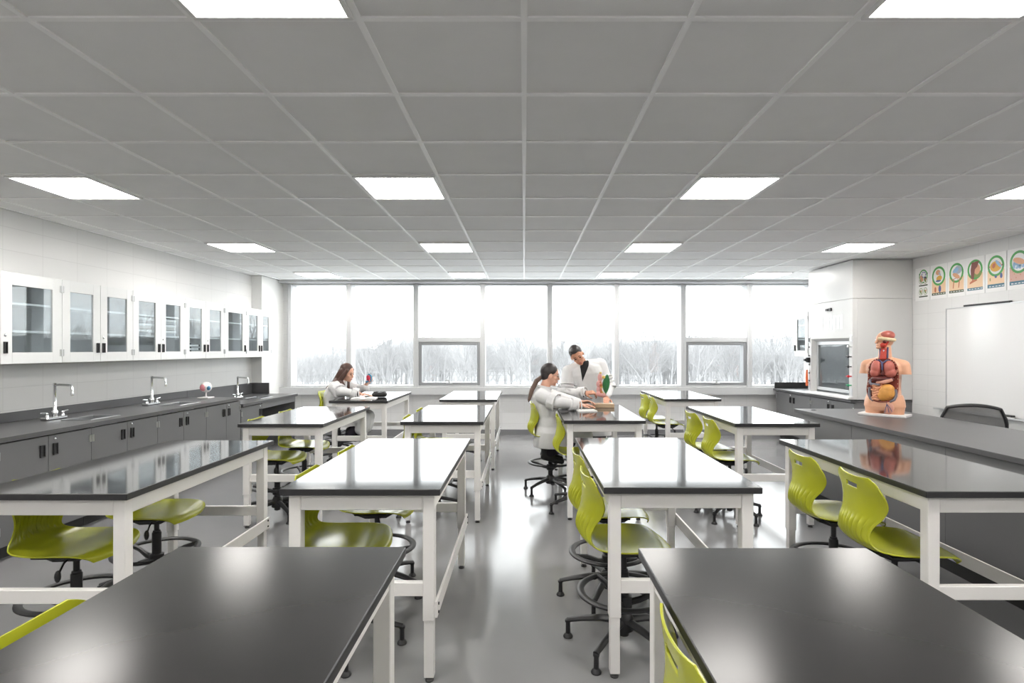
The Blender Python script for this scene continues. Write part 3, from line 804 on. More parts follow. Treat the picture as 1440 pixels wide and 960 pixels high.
# ------------------------------------------------------------------ whiteboard and posters
wx = XR-.002
t = empty('whiteboard', (wx, 5.0, 0)); y0, y1 = 3.0-5, 6.87-5; z0, z1 = .80, 2.04
MB().box(-.018, y0+.012, z0+.012, 0, y1-.012, z1-.012).build('writing_surface', M['wb'], t)
f_ = MB().box(-.024, y0, z1-.014, 0, y1, z1, .002).box(-.024, y0, z0, 0, y1, z0+.014, .002).box(-.024, y0, z0+.014, 0, y0+.014, z1-.014, .002).box(-.024, y1-.014, z0+.014, 0, y1, z1-.014, .002)
f_.build('frame', M['alu'], t)
MB().box(-.085, y0+.1, z0-.010, 0, y1+.12, z0-.001, .003).box(-.09, y0+.1, z0-.010, -.084, y1+.12, z0+.008, .002).build('marker_tray', M['alu'], t)
MB().box(-.032, 5.95-5, z1-.004, 0, 6.58-5, z1+.018, .003).build('map_rail', M['black'], t)
tag(t, 'large wall-mounted whiteboard with aluminium frame and marker tray', 'whiteboard')
t = empty('board_eraser', (wx-.045, 5.955, z0))
MB().box(-.025, -.065, -.0005, .025, .065, .012, .003).build('felt', M['paper'], t)
MB().box(-.025, -.065, .012, .025, .065, .034, .006).build('grip', M['black'], t)
tag(t, 'black eraser lying on the whiteboard marker tray', 'eraser')

def C(r, g, b): return lin(r, g, b)[:3]
PC = {'green': C(80, 160, 85), 'dkgreen': C(60, 75, 50), 'peach': C(232, 200, 165), 'pinkish': C(205, 165, 150), 'white': C(232, 232, 230), 'blue': C(60, 110, 130), 'skin': C(215, 160, 125), 'grey': C(170, 178, 190),
      'brown': C(125, 75, 65), 'olive': C(125, 145, 80), 'yellow': C(215, 165, 70), 'sky': C(150, 185, 215), 'navy': C(80, 95, 150), 'rust': C(190, 110, 80)}
PK = list(PC); PM = [pbr('print_'+k, v, .35, noise=.04, nscale=60) for k, v in PC.items()]
def poster(yc, zb, w_, h_, kind, lab):
    """sheet on the whiteboard wall; u runs towards the camera end of the wall, v up"""
    t = empty('poster', (XR-.001, yc, zb))
    MB().box(-.003, -w_/2, 0, 0, w_/2, h_).build('sheet', M['paper'], t)
    m = MB()
    def poly(pts, c, d):
        n = len(pts); X0, X1 = -.0032-d*.0003, -.0030
        vs = [(X0, w_/2-u, v) for u, v in pts] + [(X1, w_/2-u, v) for u, v in pts]
        m.add(vs, [tuple(range(n))] + [(k, (k+1) % n, n+(k+1) % n, n+k) for k in range(n)], PK.index(c))
    def el(u, v, a, b, c, d, n=28, rot=0):
        cr_, sr = math.cos(rot), math.sin(rot)
        poly([(u + a*math.cos(q)*cr_ - b*math.sin(q)*sr, v + a*math.cos(q)*sr + b*math.sin(q)*cr_) for q in [2*PI*k/n for k in range(n)]], c, d)
    def rc(u0, v0, u1, v1, c, d): poly([(u0, v0), (u1, v0), (u1, v1), (u0, v1)], c, d)
    u = w_/2; R_ = w_*.40; vc = h_*.66
    a, b_ = .025, w_-.025
    if kind == 0:
        u = w_*.56; R_ = w_*.30; a, b_ = w_*.26, w_*.86; vc = h_*.73
        for k, v in enumerate((.055, .20, .345)):
            rc(a, v-.012, b_, v+.004+(.006 if k == 2 else 0), 'dkgreen', 1)
            if k < 2:
                for uu in (a+.035, b_-.04):
                    el(uu, v+.062, .036, .048, 'olive', 1); el(uu, v+.062, .030, .042, 'white', 2); el(uu-.004, v+.058, .012, .030, 'olive', 3, 12, .5); el(uu+.010, v+.07, .010, .014, 'skin', 3, 12)
        el(u, vc, R_, R_*1.15, 'green', 1); el(u, vc, R_*.80, R_*.93, 'white', 2)
        el(u-.03, vc-.025, .025, .045, 'skin', 3, 14, .4)
        for k in range(6): el(u+.01+.035*math.cos(k), vc+.02+.035*math.sin(k), .008, .014, 'navy', 3, 10, k)
    else:
        low = {5: 'pinkish'}.get(kind, 'peach'); band = 'blue' if kind in (3, 4, 5) else 'dkgreen'
        rc(a, .045, b_, h_*.56, low, 1)
        rc(a, .045, b_, .075 if kind < 4 else .085, band, 2)
        for k in range(5): rc(a+.02+k*.042, .056, a+.048+k*.042, .064, 'white', 3)          # the band's unreadable lettering as pale strips
        el(u, vc, R_, R_*1.08, 'green', 3); el(u, vc, R_*.77, R_*.84, 'white', 4)
        if kind == 1:
            el(u-.01, vc+.045, .038, .034, 'skin', 5, 16); el(u+.02, vc+.025, .012, .03, 'grey', 6, 12, .6)
            el(u+.01, vc-.03, .048, .034, 'yellow', 5, 16, .2); el(u-.005, vc-.062, .045, .012, 'navy', 6, 16)
            poly([(u-.005, .27), (u+.005, .27), (u+.002, .20), (u-.002, .20)], 'rust', 3)
            el(u+.02, .12, .022, .045, 'navy', 4, 14); el(u-.055, .115, .016, .035, 'rust', 4, 12)
        elif kind == 2:
            el(u+.03, vc+.035, .055, .05, 'grey', 5, 18); el(u-.01, vc+.03, .05, .028, 'sky', 6, 16, .5)
            el(u, vc-.035, .062, .026, 'skin', 7, 18, -.5)
            for q in (-.05, .035): poly([(u+q-.006, .10), (u+q+.006, .10), (u+q+.02, .20), (u+q+.008, .205)], 'rust', 4); poly([(u+q-.025, .20), (u+q+.05, .215), (u+q+.05, .225), (u+q-.025, .21)], 'rust', 4)
        elif kind == 3:
            el(u+.02, vc-.05, .075, .045, 'olive', 5, 18); el(u+.03, vc, .045, .06, 'skin', 6, 18)
            poly([(u-.045, vc+.085), (u+.06, vc+.095), (u+.035, vc+.03), (u, vc-.0), (u-.015, vc-.11), (u-.055, vc-.10), (u-.06, vc)], 'brown', 7)
            poly([(u-.075, .12), (u+.03, .155), (u+.03, .17), (u-.02, .165), (u-.02, .26), (u-.04, .26), (u-.04, .16), (u-.075, .14)], 'rust', 4)
        elif kind == 4:
            el(u, vc-.005, .075, .058, 'yellow', 5, 20); poly([(u-.075, vc), (u-.09, vc+.01), (u-.09, vc-.02)], 'brown', 6); poly([(u+.07, vc), (u+.092, vc+.015), (u+.09, vc-.012)], 'brown', 6)
            el(u+.035, vc+.02, .018, .055, 'sky', 7, 16, .7); el(u-.025, vc+.005, .02, .03, 'rust', 6, 14, -.4)
            el(u, .165, .015, .016, 'navy', 4, 14); el(u+.07, .17, .016, .03, 'navy', 4, 14); el(u-.075, .14, .007, .02, 'olive', 4, 10)
        else:
            el(u+.0, vc+.01, .075, .032, 'skin', 6, 18, -.35)
            for k in range(7): el(u-.06+k*.025, vc-.035+.02*math.sin(k*2), .016, .035, 'sky', 5, 12, k)
            for k in range(12): el(a+.02+(k*37 % 200)/1000, .11+(k*53 % 120)/1000, .004, .007, 'rust', 3, 8)
    o = m.build('printed_artwork', PM, t, None)
    tag(t, lab, 'poster', 'science posters above the whiteboard')
pz = 2.175
for k, (ya, yb, lab) in enumerate([(7.425, 7.165, 'narrow green poster with three rows of circles, next to the corner'), (7.15, 6.87, 'poster with a hand above a yellow dish in a green ring'), (6.86, 6.585, 'poster with a gloved hand and grey cloth in a green ring'),
      (6.58, 6.31, 'poster with a brown-haired person in profile in a green ring'), (6.295, 6.025, 'poster with a wrapped yellow parcel in a green ring'), (6.01, 5.73, 'poster with a hand under running water above a pinkish panel')]):
    poster((ya+yb)/2, pz, ya-yb, .43, k, lab)

# ------------------------------------------------------------------ office chair behind the counter
M['meshfab'] = pbr('dark_mesh_fabric', (.10, .10, .10), .7, noise=.15, nscale=300)
M['seethrough'] = pbr('open_mesh_fabric', (.10, .10, .10), .7, noise=.15, nscale=300)
nt = M['seethrough'].node_tree; tr = nt.nodes.new('ShaderNodeBsdfTransparent'); mx = nt.nodes.new('ShaderNodeMixShader'); mx.inputs[0].default_value = .42
nt.links.new(nt.nodes['Principled BSDF'].outputs[0], mx.inputs[1]); nt.links.new(tr.outputs[0], mx.inputs[2]); nt.links.new(mx.outputs[0], nt.nodes['Material Output'].inputs[0])
t = empty('office_chair', (4.36, 5.44, 0), R(-30))
# facing -y locally is the sitter's front turned away: back panel on the -y side (seen over the counter)
def backpt(u, v, off=0):
    """u -1..1 across, v 0..1 up"""
    hw = .235 + .012*math.sin(v*PI) - .035*max(0, v-.7)/.3
    z = .56 + .45*v - .035*max(0, v-.6)/.4*u*u
    y = -.20 - .05*v + .07*u*u + off
    return (hw*u, y, z)
mb = MB(); N1, N2 = 20, 14
V = [backpt(-1+2*i/N1, j/N2) for j in range(N2+1) for i in range(N1+1)]
mb.add(V, [(j*(N1+1)+i, j*(N1+1)+i+1, (j+1)*(N1+1)+i+1, (j+1)*(N1+1)+i) for j in range(N2) for i in range(N1)])
mo = mb.build('mesh_back', M['seethrough'], t)
md = mo.modifiers.new('thick', 'SOLIDIFY'); md.thickness = .003
lp_ = [backpt(-1, j/8) for j in range(9)] + [backpt(-1+2*i/12, 1) for i in range(1, 12)] + [backpt(1, 1-j/8) for j in range(9)] + [backpt(1-2*i/12, 0) for i in range(1, 12)]
MB().tube(lp_, .022, 8, closed=True, sq=.7).tube([(0, -.24, .60), (0, -.26, .50), (0, -.15, .42), (0, 0, .40)], .02, 8).build('back_frame', M['black'], t)
MB().box(-.24, -.17, .42, .24, .27, .49, .03).build('seat', M['meshfab'], t)
for sx in (-1, 1):
    MB().tube([(sx*.20, .0, .41), (sx*.29, .0, .42), (sx*.30, .0, .60), (sx*.29, .0, .64)], .014, 8).box(sx*.29-.035, -.12, .64, sx*.29+.035, .14, .665, .01).build('armrest', M['black'], t)
MB().lathe([(.03, .06), (.03, .22), (.016, .225), (.016, .41)], 16).build('gas_lift', M['black'], t)
bs = MB()
for k in range(5):
    a = 2*PI*k/5+.3; d = Vector((math.cos(a), math.sin(a), 0)); bs.tube([d*.02+Vector((0,0,.10)), d*.28+Vector((0,0,.072))], [.025, .015], 8)
bo = bs.build('star_base', M['black'], t)
for k in range(5):
    a = 2*PI*k/5+.3; MB().lathe([(.012, -.022), (.027, -.02), (.027, .02), (.012, .022)], 14, (.28*math.cos(a), .28*math.sin(a), .027), 1).cyl((.28*math.cos(a), .28*math.sin(a), .027), .008, .045, 8).build('caster', M['black'], bo)
tag(t, 'black mesh-backed office chair behind the instructor counter', 'office chair')
# ------------------------------------------------------------------ outdoors: winter wood under a white sky
M['bark'] = pbr('haze_toned_bark', (.22, .22, .225), .9, noise=.25, nscale=2)  # both barks are coloured pale to stand in for haze over the wood
M['bark2'] = pbr('pale_haze_toned_bark', (.27, .27, .275), .9, noise=.2, nscale=2)
M['snow'] = pbr('frosted_field', (.66, .67, .68), .9, noise=.15, nscale=.3)
M['hill'] = pbr('misty_hill', (.25, .253, .257), 1, noise=.12, nscale=.8, stretch=(1, 1, .12))
struct(MB().box(-160, 10.6, -4.4, 170, 190, -4.0).build('ground_outside', M['snow']))
def tree_arrays(seed, h):
    r = random.Random(seed); V = []; Fc = []
    def seg(p, q, r0, r1, n=3):
        d = (q-p).normalized(); u = d.orthogonal().normalized(); w = d.cross(u); b = len(V)
        for (c, rr) in ((p, r0), (q, r1)):
            for k in range(n):
                a = 2*PI*k/n; V.append(c + u*(math.cos(a)*rr) + w*(math.sin(a)*rr))
        for k in range(n): Fc.append((b+k, b+(k+1) % n, b+n+(k+1) % n, b+n+k))
    def grow(p, d, L, rad, lev):
        steps = 3 if lev < 3 else 2
        for s in range(steps):
            d = (d + Vector((r.uniform(-1,1), r.uniform(-1,1), r.uniform(-.4,.7)))*(.10 if lev == 0 else .20)).normalized()
            q = p + d*(L/steps); r1 = rad*(1-.26*(s+1)/steps*(1.4 if lev else 1)); seg(p, q, rad, r1, 5 if lev == 0 else 3)
            rad = r1; p = q
            if lev < 4 and (lev > 0 or s > 0):
                for _ in range(r.choice((1, 2, 2)) if lev < 3 else 2):
                    a = r.uniform(0, 2*PI); o = d.orthogonal().normalized(); o.rotate(Matrix.Rotation(a, 3, d))
                    nd = (d*r.uniform(.6, 1.0) + o*r.uniform(.45, .9) + Vector((0,0,.18))).normalized()
                    grow(p, nd, L*r.uniform(.5, .72), rad*.62, lev+1)
        if lev < 4: grow(p, d, L*.62, rad*.8, lev+1)
    grow(Vector((0,0,-.1)), Vector((0,0,1)), h*.46, h*.016, 0)
    return np.array([tuple(v) for v in V]), Fc
protos = [tree_arrays(s, 7.0) for s in range(11, 17)]
protos = [(v*np.array([1, 1, 7.0/max(v[:, 2].max(), 1)]), f) for v, f in protos]
pm = []
for k, (v, f) in enumerate(protos):
    me = bpy.data.meshes.new('bare_tree'); me.from_pydata(v.tolist(), [], f); me.materials.append(M['bark'] if k % 3 else M['bark2']); me.update(); pm.append(me)
rt = random.Random(5); nT = 0
spots = []
for i in range(4000):
    D = rt.uniform(38, 60); X = rt.uniform(-.72, .80)*D
    if all((D-d)**2 + (X-x)**2 > 3.6**2 for d, x in spots): spots.append((D, X))
    if len(spots) >= 110: break
for i, (D, X) in enumerate(spots):
    top = 1.3 + rt.random()**2*3.0 + (1.0 if X/D > -.30 else -1.2)                # height above the eye line
    o = link('bare_tree', pm[i % 6])
    s = (4.0 + HC + top)/7.0
    o.location = (X, D, -4.02); o.scale = (s*.75, s*.75, s); o.rotation_euler.z = rt.uniform(0, 6.28)
    tag(o, 'bare haze-toned winter tree in the pale wood beyond the windows', 'tree', 'bare trees beyond the windows')
# the dense scrub between and behind them
Vs = []; Fs = []; off = 0
for i in range(420):
    D = rt.uniform(65, 88); X = rt.uniform(-.75, .82)*D
    v, f = protos[i % 6]; a = rt.uniform(0, 6.28); s = (4.0+HC + rt.uniform(-2.0, 1.9) + (.8 if X/D > -.30 else -1.2))/7.0
    Mr = np.array([[math.cos(a), -math.sin(a), 0], [math.sin(a), math.cos(a), 0], [0, 0, 1]])
    q = (v @ Mr.T)*np.array([s*1.2, s*1.2, s]) + np.array([X, D, -4.02])
    Vs.append(q); Fs.append(np.array(f)+off); off += len(q)
V = np.concatenate(Vs); Fq = np.concatenate(Fs)
me = bpy.data.meshes.new('scrub_thicket'); me.vertices.add(len(V)); me.vertices.foreach_set('co', V.ravel())
me.loops.add(Fq.size); me.loops.foreach_set('vertex_index', Fq.ravel().astype(np.int32)); me.polygons.add(len(Fq))
me.polygons.foreach_set('loop_start', np.arange(0, Fq.size, 4, dtype=np.int32)); me.update(calc_edges=True); me.validate(); me.materials.append(M['bark2'])
tag(link('scrub_thicket', me), 'dense haze-toned winter scrub filling the wood beyond the windows', 'scrub', kind='stuff')
# misty rise behind the wood
N1, N2 = 120, 10; rr = random.Random(9); V = []
ph = [rr.uniform(0, 6.28) for _ in range(8)]
for j in range(N2+1):
    for i in range(N1+1):
        x = -110 + 230*i/N1
        hh = 6.6 + (1.2 if x > -28 else -.4) + .35*math.sin(x*.11+ph[0]) + .3*math.sin(x*.31+ph[1]) + .22*math.sin(x*.9+ph[2]) + .18*rr.uniform(-1, 1)
        t_ = j/N2
        V.append((x, 94 + 26*t_, -4.1 + hh*math.sin(t_*PI/2)**.6))
mb = MB().add(V, [(j*(N1+1)+i, j*(N1+1)+i+1, (j+1)*(N1+1)+i+1, (j+1)*(N1+1)+i) for j in range(N2) for i in range(N1)])
struct(mb.build('hill', M['hill']))
# ------------------------------------------------------------------ anatomical torso on the instructor counter
from mathutils.bvhtree import BVHTree
M['mskin'] = pbr('model_skin', lin(226, 172, 140), .38, noise=.03, nscale=20)
M['mlung'] = pbr('model_lung', lin(190, 105, 92), .35, noise=.12, nscale=60)
M['mliver'] = pbr('model_liver', lin(100, 48, 46), .3, noise=.15, nscale=40)
M['mgut'] = pbr('model_gut', lin(222, 160, 82), .4, noise=.15, nscale=45)
M['mcoil'] = pbr('model_coil', lin(215, 150, 115), .38, noise=.1, nscale=50)
M['mblue'] = pbr('model_vein', lin(88, 92, 130), .35, noise=.1, nscale=60)
M['mred'] = pbr('model_muscle', lin(188, 62, 48), .4, noise=.18, nscale=70)
M['mlining'] = pbr('model_lining', lin(150, 66, 52), .45, noise=.15, nscale=50)
M['mbone'] = pbr('model_bone', lin(226, 208, 170), .4, noise=.06, nscale=40)
M['mpale'] = pbr('model_cartilage', lin(190, 200, 215), .35, noise=.05, nscale=40)
M['mstom'] = pbr('model_stomach', lin(218, 160, 140), .35, noise=.06, nscale=40)
M['mgrey'] = pbr('model_colon', lin(122, 118, 128), .4, noise=.12, nscale=50)
t = empty('anatomical_torso', (3.455, 5.33, .9005), R(-47)); torso = t
MB().box(-.20, -.105, 0, .20, .105, .022, .003).build('base_plate', M['eyewhite'], t)
B0 = .0225
def el_ring(cx, cy, z, a, b, n=28, p=2.3):
    o = []
    for k in range(n):
        q = 2*PI*k/n; c, s_ = math.cos(q), math.sin(q)
        o.append((cx + a*math.copysign(abs(c)**(2/p), c), cy + b*math.copysign(abs(s_)**(2/p), s_), z))
    return o
b = MB()
prof = [(.055, .150, .092), (.09, .172, .102), (.14, .168, .100), (.19, .152, .092), (.245, .135, .084), (.30, .136, .086), (.36, .148, .092), (.43, .160, .098), (.48, .158, .096), (.515, .125, .080), (.545, .07, .058)]
b.loft([el_ring(0, 0, z+B0-.022, a_, b_) for z, a_, b_ in prof])
for sx in (-1, 1):
    b.cone((sx*.083, 0, .02), .076, (sx*.082, 0, .11), .088, 24)
    b.cone((sx*.06, .012, .515), .045, (sx*.148, .010, .478), .058, 20).cone((sx*.148, .010, .478), .058, (sx*.178, .006, .37), .044, 20)
    b.ell((sx*.07, -.062, .43), (.06, .038, .045), 16, 10)
b.cone((0, .018, .52), .060, (0, .012, .66), .050, 22)
HT = Matrix.Rotation(R(-34), 3, 'Z'); HC_ = Vector((-.004, .004, .715))
def hp(x, y, z): return HC_ + HT @ Vector((x, y, z))
b.ell(hp(0, .008, .012), (.064, .083, .080), 22, 14, HT)
b.ell(hp(0, -.028, -.038), (.046, .050, .046), 18, 12, HT)
b.cone(hp(0, -.074, .012), .009, hp(0, -.090, -.016), .011, 10).ell(hp(0, -.066, -.062), (.022, .016, .016), 12, 8, HT)
b.ell(hp(-.066, .006, -.01), (.010, .018, .026), 10, 8, HT)
b.ell(hp(0, -.070, -.040), (.020, .012, .009), 10, 8, HT)
px = lambda x, y: ((x-355)*1.125e-3, (868-y)*1.125e-3 + B0 - .012)
OUT = [px(*q) for q in [(355, 393), (318, 398), (284, 415), (264, 455), (255, 520), (250, 590), (240, 645), (244, 690), (268, 728), (310, 748), (355, 753), (405, 746), (440, 718), (458, 670), (460, 600), (464, 520), (455, 455), (430, 415), (394, 398)]]
def smooth_closed(P, m=4):
    n = len(P); o = []
    for i in range(n):
        p0, p1, p2, p3 = P[i-1], P[i], P[(i+1) % n], P[(i+2) % n]
        for k in range(m):
            f = k/m
            o.append(tuple(.5*((2*b_)+(-a_+c_)*f+(2*a_-5*b_+4*c_-d_)*f*f+(-a_+3*b_-3*c_+d_)*f**3) for a_, b_, c_, d_ in zip(p0, p1, p2, p3)))
    return o
OUT = smooth_closed(OUT)
cut = MB().prism(OUT, -.3, -.045, 1)
cut2 = MB().box(-.4, -.2, .2, -.128, .2, .400).box(.128, -.2, .2, .4, .2, .400)
cut3 = MB().box(-.3, -.3, -.2, .3, .3, B0)
body = fuse(b, 'torso_body', M['mskin'], .0045, 6, t, [cut, cut2, cut3])
bv = BVHTree.FromPolygons([v.co.copy() for v in body.data.vertices], [tuple(p.vertices) for p in body.data.polygons])
def surf(x, z):
    h = bv.ray_cast(Vector((x, -1, z)), Vector((0, 1, 0)))
    return h[0].y if h[0] is not None else -.05
m = MB(); m.prism([(x*.985, (z-.33)*.985+.33) for x, z in OUT], -.0455, -.040, 1); m.build('cavity_lining', M['mlining'], t)
# rim: chest wall cut edge with ribs
ring = []
for x, z in OUT:
    xx, zz = x*1.035, (z-.33)*1.02+.33
    ring.append((xx, max(min(surf(xx, zz), -.050), -.12)-.001, zz))
for _ in range(3): ring = [tuple((Vector(ring[i-1])+Vector(ring[i])*2+Vector(ring[(i+1) % len(ring)]))/4) for i in range(len(ring))]
MB().tube(ring, .006, 8, closed=True).build('cut_rim', M['mlining'], t)
rb = MB(); n = len(ring)
for i in list(range(4, 26)) + list(range(n-26, n-4)):
    if i % 2 == 0: p = Vector(ring[i]); rb.ell((p.x*.985, p.y-.003, p.z), (.004, .004, .006), 8, 6)
rb.build('rib_ends', M['mbone'], t)
def organ(nm, mat, fn, vox=.0035, sm=3):
    q = MB(); fn(q); return fuse(q, nm, M[mat], vox, sm, t)
organ('lung', 'mlung', lambda q: q.ell((-.051, -.070, .455), (.047, .042, .074), 20, 14).ell((-.058, -.070, .415), (.049, .042, .050), 20, 12))
organ('lung', 'mlung', lambda q: q.ell((.056, -.070, .455), (.047, .042, .074), 20, 14).ell((.066, -.070, .415), (.051, .042, .050), 20, 12))
organ('heart', 'mliver', lambda q: q.ell((.008, -.098, .405), (.016, .014, .022), 14, 10).cone((.004, -.085, .43), .010, (.002, -.085, .50), .010))
organ('liver', 'mliver', lambda q: q.ell((-.018, -.076, .352), (.080, .040, .034), 22, 12).ell((.05, -.07, .352), (.05, .036, .026), 18, 10))
organ('stomach', 'mstom', lambda q: q.cone((-.035, -.098, .318), .013, (.03, -.102, .328), .020).cone((.03, -.102, .328), .020, (.075, -.092, .345), .016))
gm = MB()
gm.ell((.036, -.080, .225), (.070, .048, .080), 24, 16).ell((.012, -.078, .20), (.060, .046, .058), 20, 12).ell((.045, -.082, .262), (.058, .044, .045), 20, 12)
gut = fuse(gm, 'omentum', M['mgut'], .004, 3, t)
q = MB(); rg = random.Random(4)
for k in range(7):
    z = .29 - k*.022
    pts = [(-.072 + .008*math.sin(k*2.1) + j*.014, -.095-.012*math.sin(j*.6+.4), z + .006*math.sin(j*1.6+k)) for j in range(6)]
    q.tube(pts, .0105, 8); q.ell(pts[0], (.0105,)*3, 8, 6); q.ell(pts[-1], (.0105,)*3, 8, 6)
q.ell((-.038, -.065, .222), (.052, .036, .078), 18, 12)
fuse(q, 'small_intestine', M['mcoil'], .0035, 2, t)
q = MB()
q.tube([(-.098, -.075, .345), (-.100, -.082, .32), (-.088, -.092, .302), (-.05, -.104, .300), (-.01, -.112, .298)], [.014, .015, .014, .013, .011], 10)
for pts in ([(-.104, -.072, .26), (-.108, -.075, .20), (-.098, -.078, .165), (-.075, -.085, .147)], [(.110, -.074, .25), (.112, -.076, .20), (.098, -.082, .162), (.07, -.088, .145)]):
    for a_, c_ in zip(pts[:-1], pts[1:]): q.cone(a_, .013, c_, .013, 10)
fuse(q, 'colon', M['mgrey'], .0035, 2, t)
ls = MB()
for k in range(9):
    z = .285 - k*.016; pts = []
    for j in range(7):
        u = -.030 + j*.020 + .004*math.sin(k*1.7+j); hh = 1 - ((u)/.066)**2 - ((z-.222)/.082)**2
        if hh > .03: pts.append((.040+u-.0, -.078-.046*math.sqrt(hh)-.0006, z+.004*math.sin(j*1.3+k)))
    if len(pts) > 2: ls.tube(pts, .0016, 5)
ls.build('omentum_vessels', M['mlining'], t)
# throat: muscles, larynx, vessels
def on(x, z, off=.004): return (x, surf(x, z)-off, z)
q = MB()
for x0, x1 in ((-.020, -.012), (.018, .020), (-.006, -.006), (.008, .008)):
    q.cone(on(x0, .545), .008, on(x1*1.1, .64), .007, 10)
fuse(q, 'throat_muscle', M['mred'], .0035, 2, t)
q = MB()
q.tube([on(-.034, .530, .003), on(-.029, .57, .003), on(-.024, .64, .003)], .0075, 8).tube([on(.036, .530, .003), on(.033, .57, .003), on(.034, .655, .003)], .0075, 8)
q.tube([on(-.060, .530, .002), on(-.03, .528, .004), on(0, .505, .010), on(.03, .530, .004), on(.065, .530, .002)], .008, 8).tube([(0, -.088, .512), (.004, -.094, .48), (.004, -.096, .44)], .008, 8)
q.build('blue_vessels', M['mblue'], t)
MB().box(-.014, on(0, .612)[1]-.010, .598, .016, on(0, .612)[1]+.02, .632, .006).build('larynx', M['mpale'], t)
# dissected side of the head
q = MB(); q.ell(hp(.024, .015, .052), (.050, .070, .048), 20, 12, HT); fuse(q, 'brain_half', M['mlung'], .0035, 2, t)
q = MB(); q.tube([hp(.012, -.076, .022), hp(.040, -.062, .022), hp(.060, -.03, .016), hp(.067, .01, .010), hp(.062, .05, .008), hp(.03, .085, .01)], [.012, .017, .018, .018, .018, .014], 12)
fuse(q, 'skull_band', M['mbone'], .0035, 2, t)
q = MB(); q.ell(hp(.052, -.04, -.008), (.016, .020, .015), 14, 10, HT); q.build('eye_socket', M['mliver'], t)
q = MB(); q.ell(hp(.034, -.042, -.040), (.024, .030, .026), 16, 10, HT).cone(hp(.055, -.01, -.005), .012, hp(.036, -.03, -.055), .014, 12); fuse(q, 'jaw_muscle', M['mred'], .0035, 2, t)
MB().ell(hp(-.027, -.068, .008), (.010, .008, .006), 10, 8, HT).build('eye', M['eyewhite'], t)
# thigh window with veins
q = MB(); q.ell((.055, surf(.055, .08)+.010, .085), (.045, .016, .062), 18, 12); q.build('thigh_window', M['mstom'], t)
q = MB()
for pts in ([(.040, .15), (.042, .115), (.034, .08), (.026, .04)], [(.042, .115), (.055, .08), (.060, .04)], [(.042, .12), (.070, .085), (.085, .05)]):
    q.tube([(x, surf(.055, .08)-.008+abs(x-.055)*.12+abs(z-.085)*.10, z) for x, z in pts], .0028, 6)
q.build('thigh_veins', M['mblue'], t)
tag(t, 'flesh-coloured anatomical torso with open chest and organs on a white base', 'anatomical model')

# ------------------------------------------------------------------ people
SKIN = {'f': pbr('skin_light', lin(222, 172, 148), .5, noise=.04, nscale=25), 'm': pbr('skin_mid', lin(205, 150, 122), .5, noise=.05, nscale=25)}
HAIR = {'brown': pbr('hair_brown', lin(78, 54, 46), .42, noise=.35, nscale=90, stretch=(1, 1, .12)), 'dark': pbr('hair_dark', lin(48, 42, 42), .4, noise=.3, nscale=90, stretch=(1, 1, .2)), 'tail': pbr('hair_ponytail', lin(100, 80, 70), .45, noise=.3, nscale=90)}
M['coat'] = pbr('white_lab_coat', (.70, .70, .705), .8, noise=.03, nscale=30, bump=.9, bscale=22)
M['shirt'] = pbr('black_shirt', (.015, .015, .016), .8, noise=.2, nscale=40)
M['trouser'] = pbr('dark_trousers', lin(40, 36, 46), .8, noise=.15, nscale=40)
M['boot'] = pbr('black_boot', (.014, .014, .014), .45, noise=.2, nscale=40)
M['lip'] = pbr('lip', lin(185, 105, 100), .45, noise=.05); M['eyed'] = pbr('eye_dark', lin(45, 36, 34), .25, noise=.05)
M['clear'] = pbr('clear_frame', lin(190, 180, 170), .25, noise=.03)

def head(mb, c, Rm):
    """face along local +x"""
    P = lambda x, y, z: Vector(c) + Rm @ Vector((x, y, z))
    mb.ell(P(-.012, 0, .030), (.092, .073, .092), 22, 14, Rm)
    mb.ell(P(.030, 0, -.045), (.055, .052, .062), 18, 12, Rm)
    mb.ell(P(.058, 0, -.088), (.022, .026, .020), 12, 8, Rm)
    mb.cone(P(.076, 0, .012), .009, P(.098, 0, -.026), .0115, 10)
    mb.ell(P(.078, 0, -.034), (.016, .017, .009), 10, 8, Rm)
    mb.ell(P(.078, 0, -.062), (.011, .021, .010), 10, 8, Rm)
    mb.cone(P(.074, -.028, .026), .010, P(.074, .028, .026), .010, 10)
    for s_ in (-1, 1):
        mb.ell(P(.050, s_*.040, -.022), (.026, .020, .020), 12, 8, Rm)
        mb.ell(P(-.008, s_*.074, -.010), (.017, .009, .030), 12, 8, Rm)
    return P
def face_parts(P, Rm, root, lips=True):
    for s_ in (-1, 1):
        MB().ell(P(.0765, s_*.031, .004), (.008, .013, .0065), 12, 8, Rm).build('eye', M['eyed'], root)
        MB().tube([P(.082, s_*.014, .026), P(.083, s_*.030, .031), P(.072, s_*.048, .025)], [.003, .0035, .002], 6).build('eyebrow', M['eyed'], root)
    MB().ell(P(.0865, 0, -.0575), (.0055, .021, .0038), 12, 6, Rm).ell(P(.0855, 0, -.0655), (.006, .018, .0045), 12, 6, Rm).build('lips', M['lip'], root)
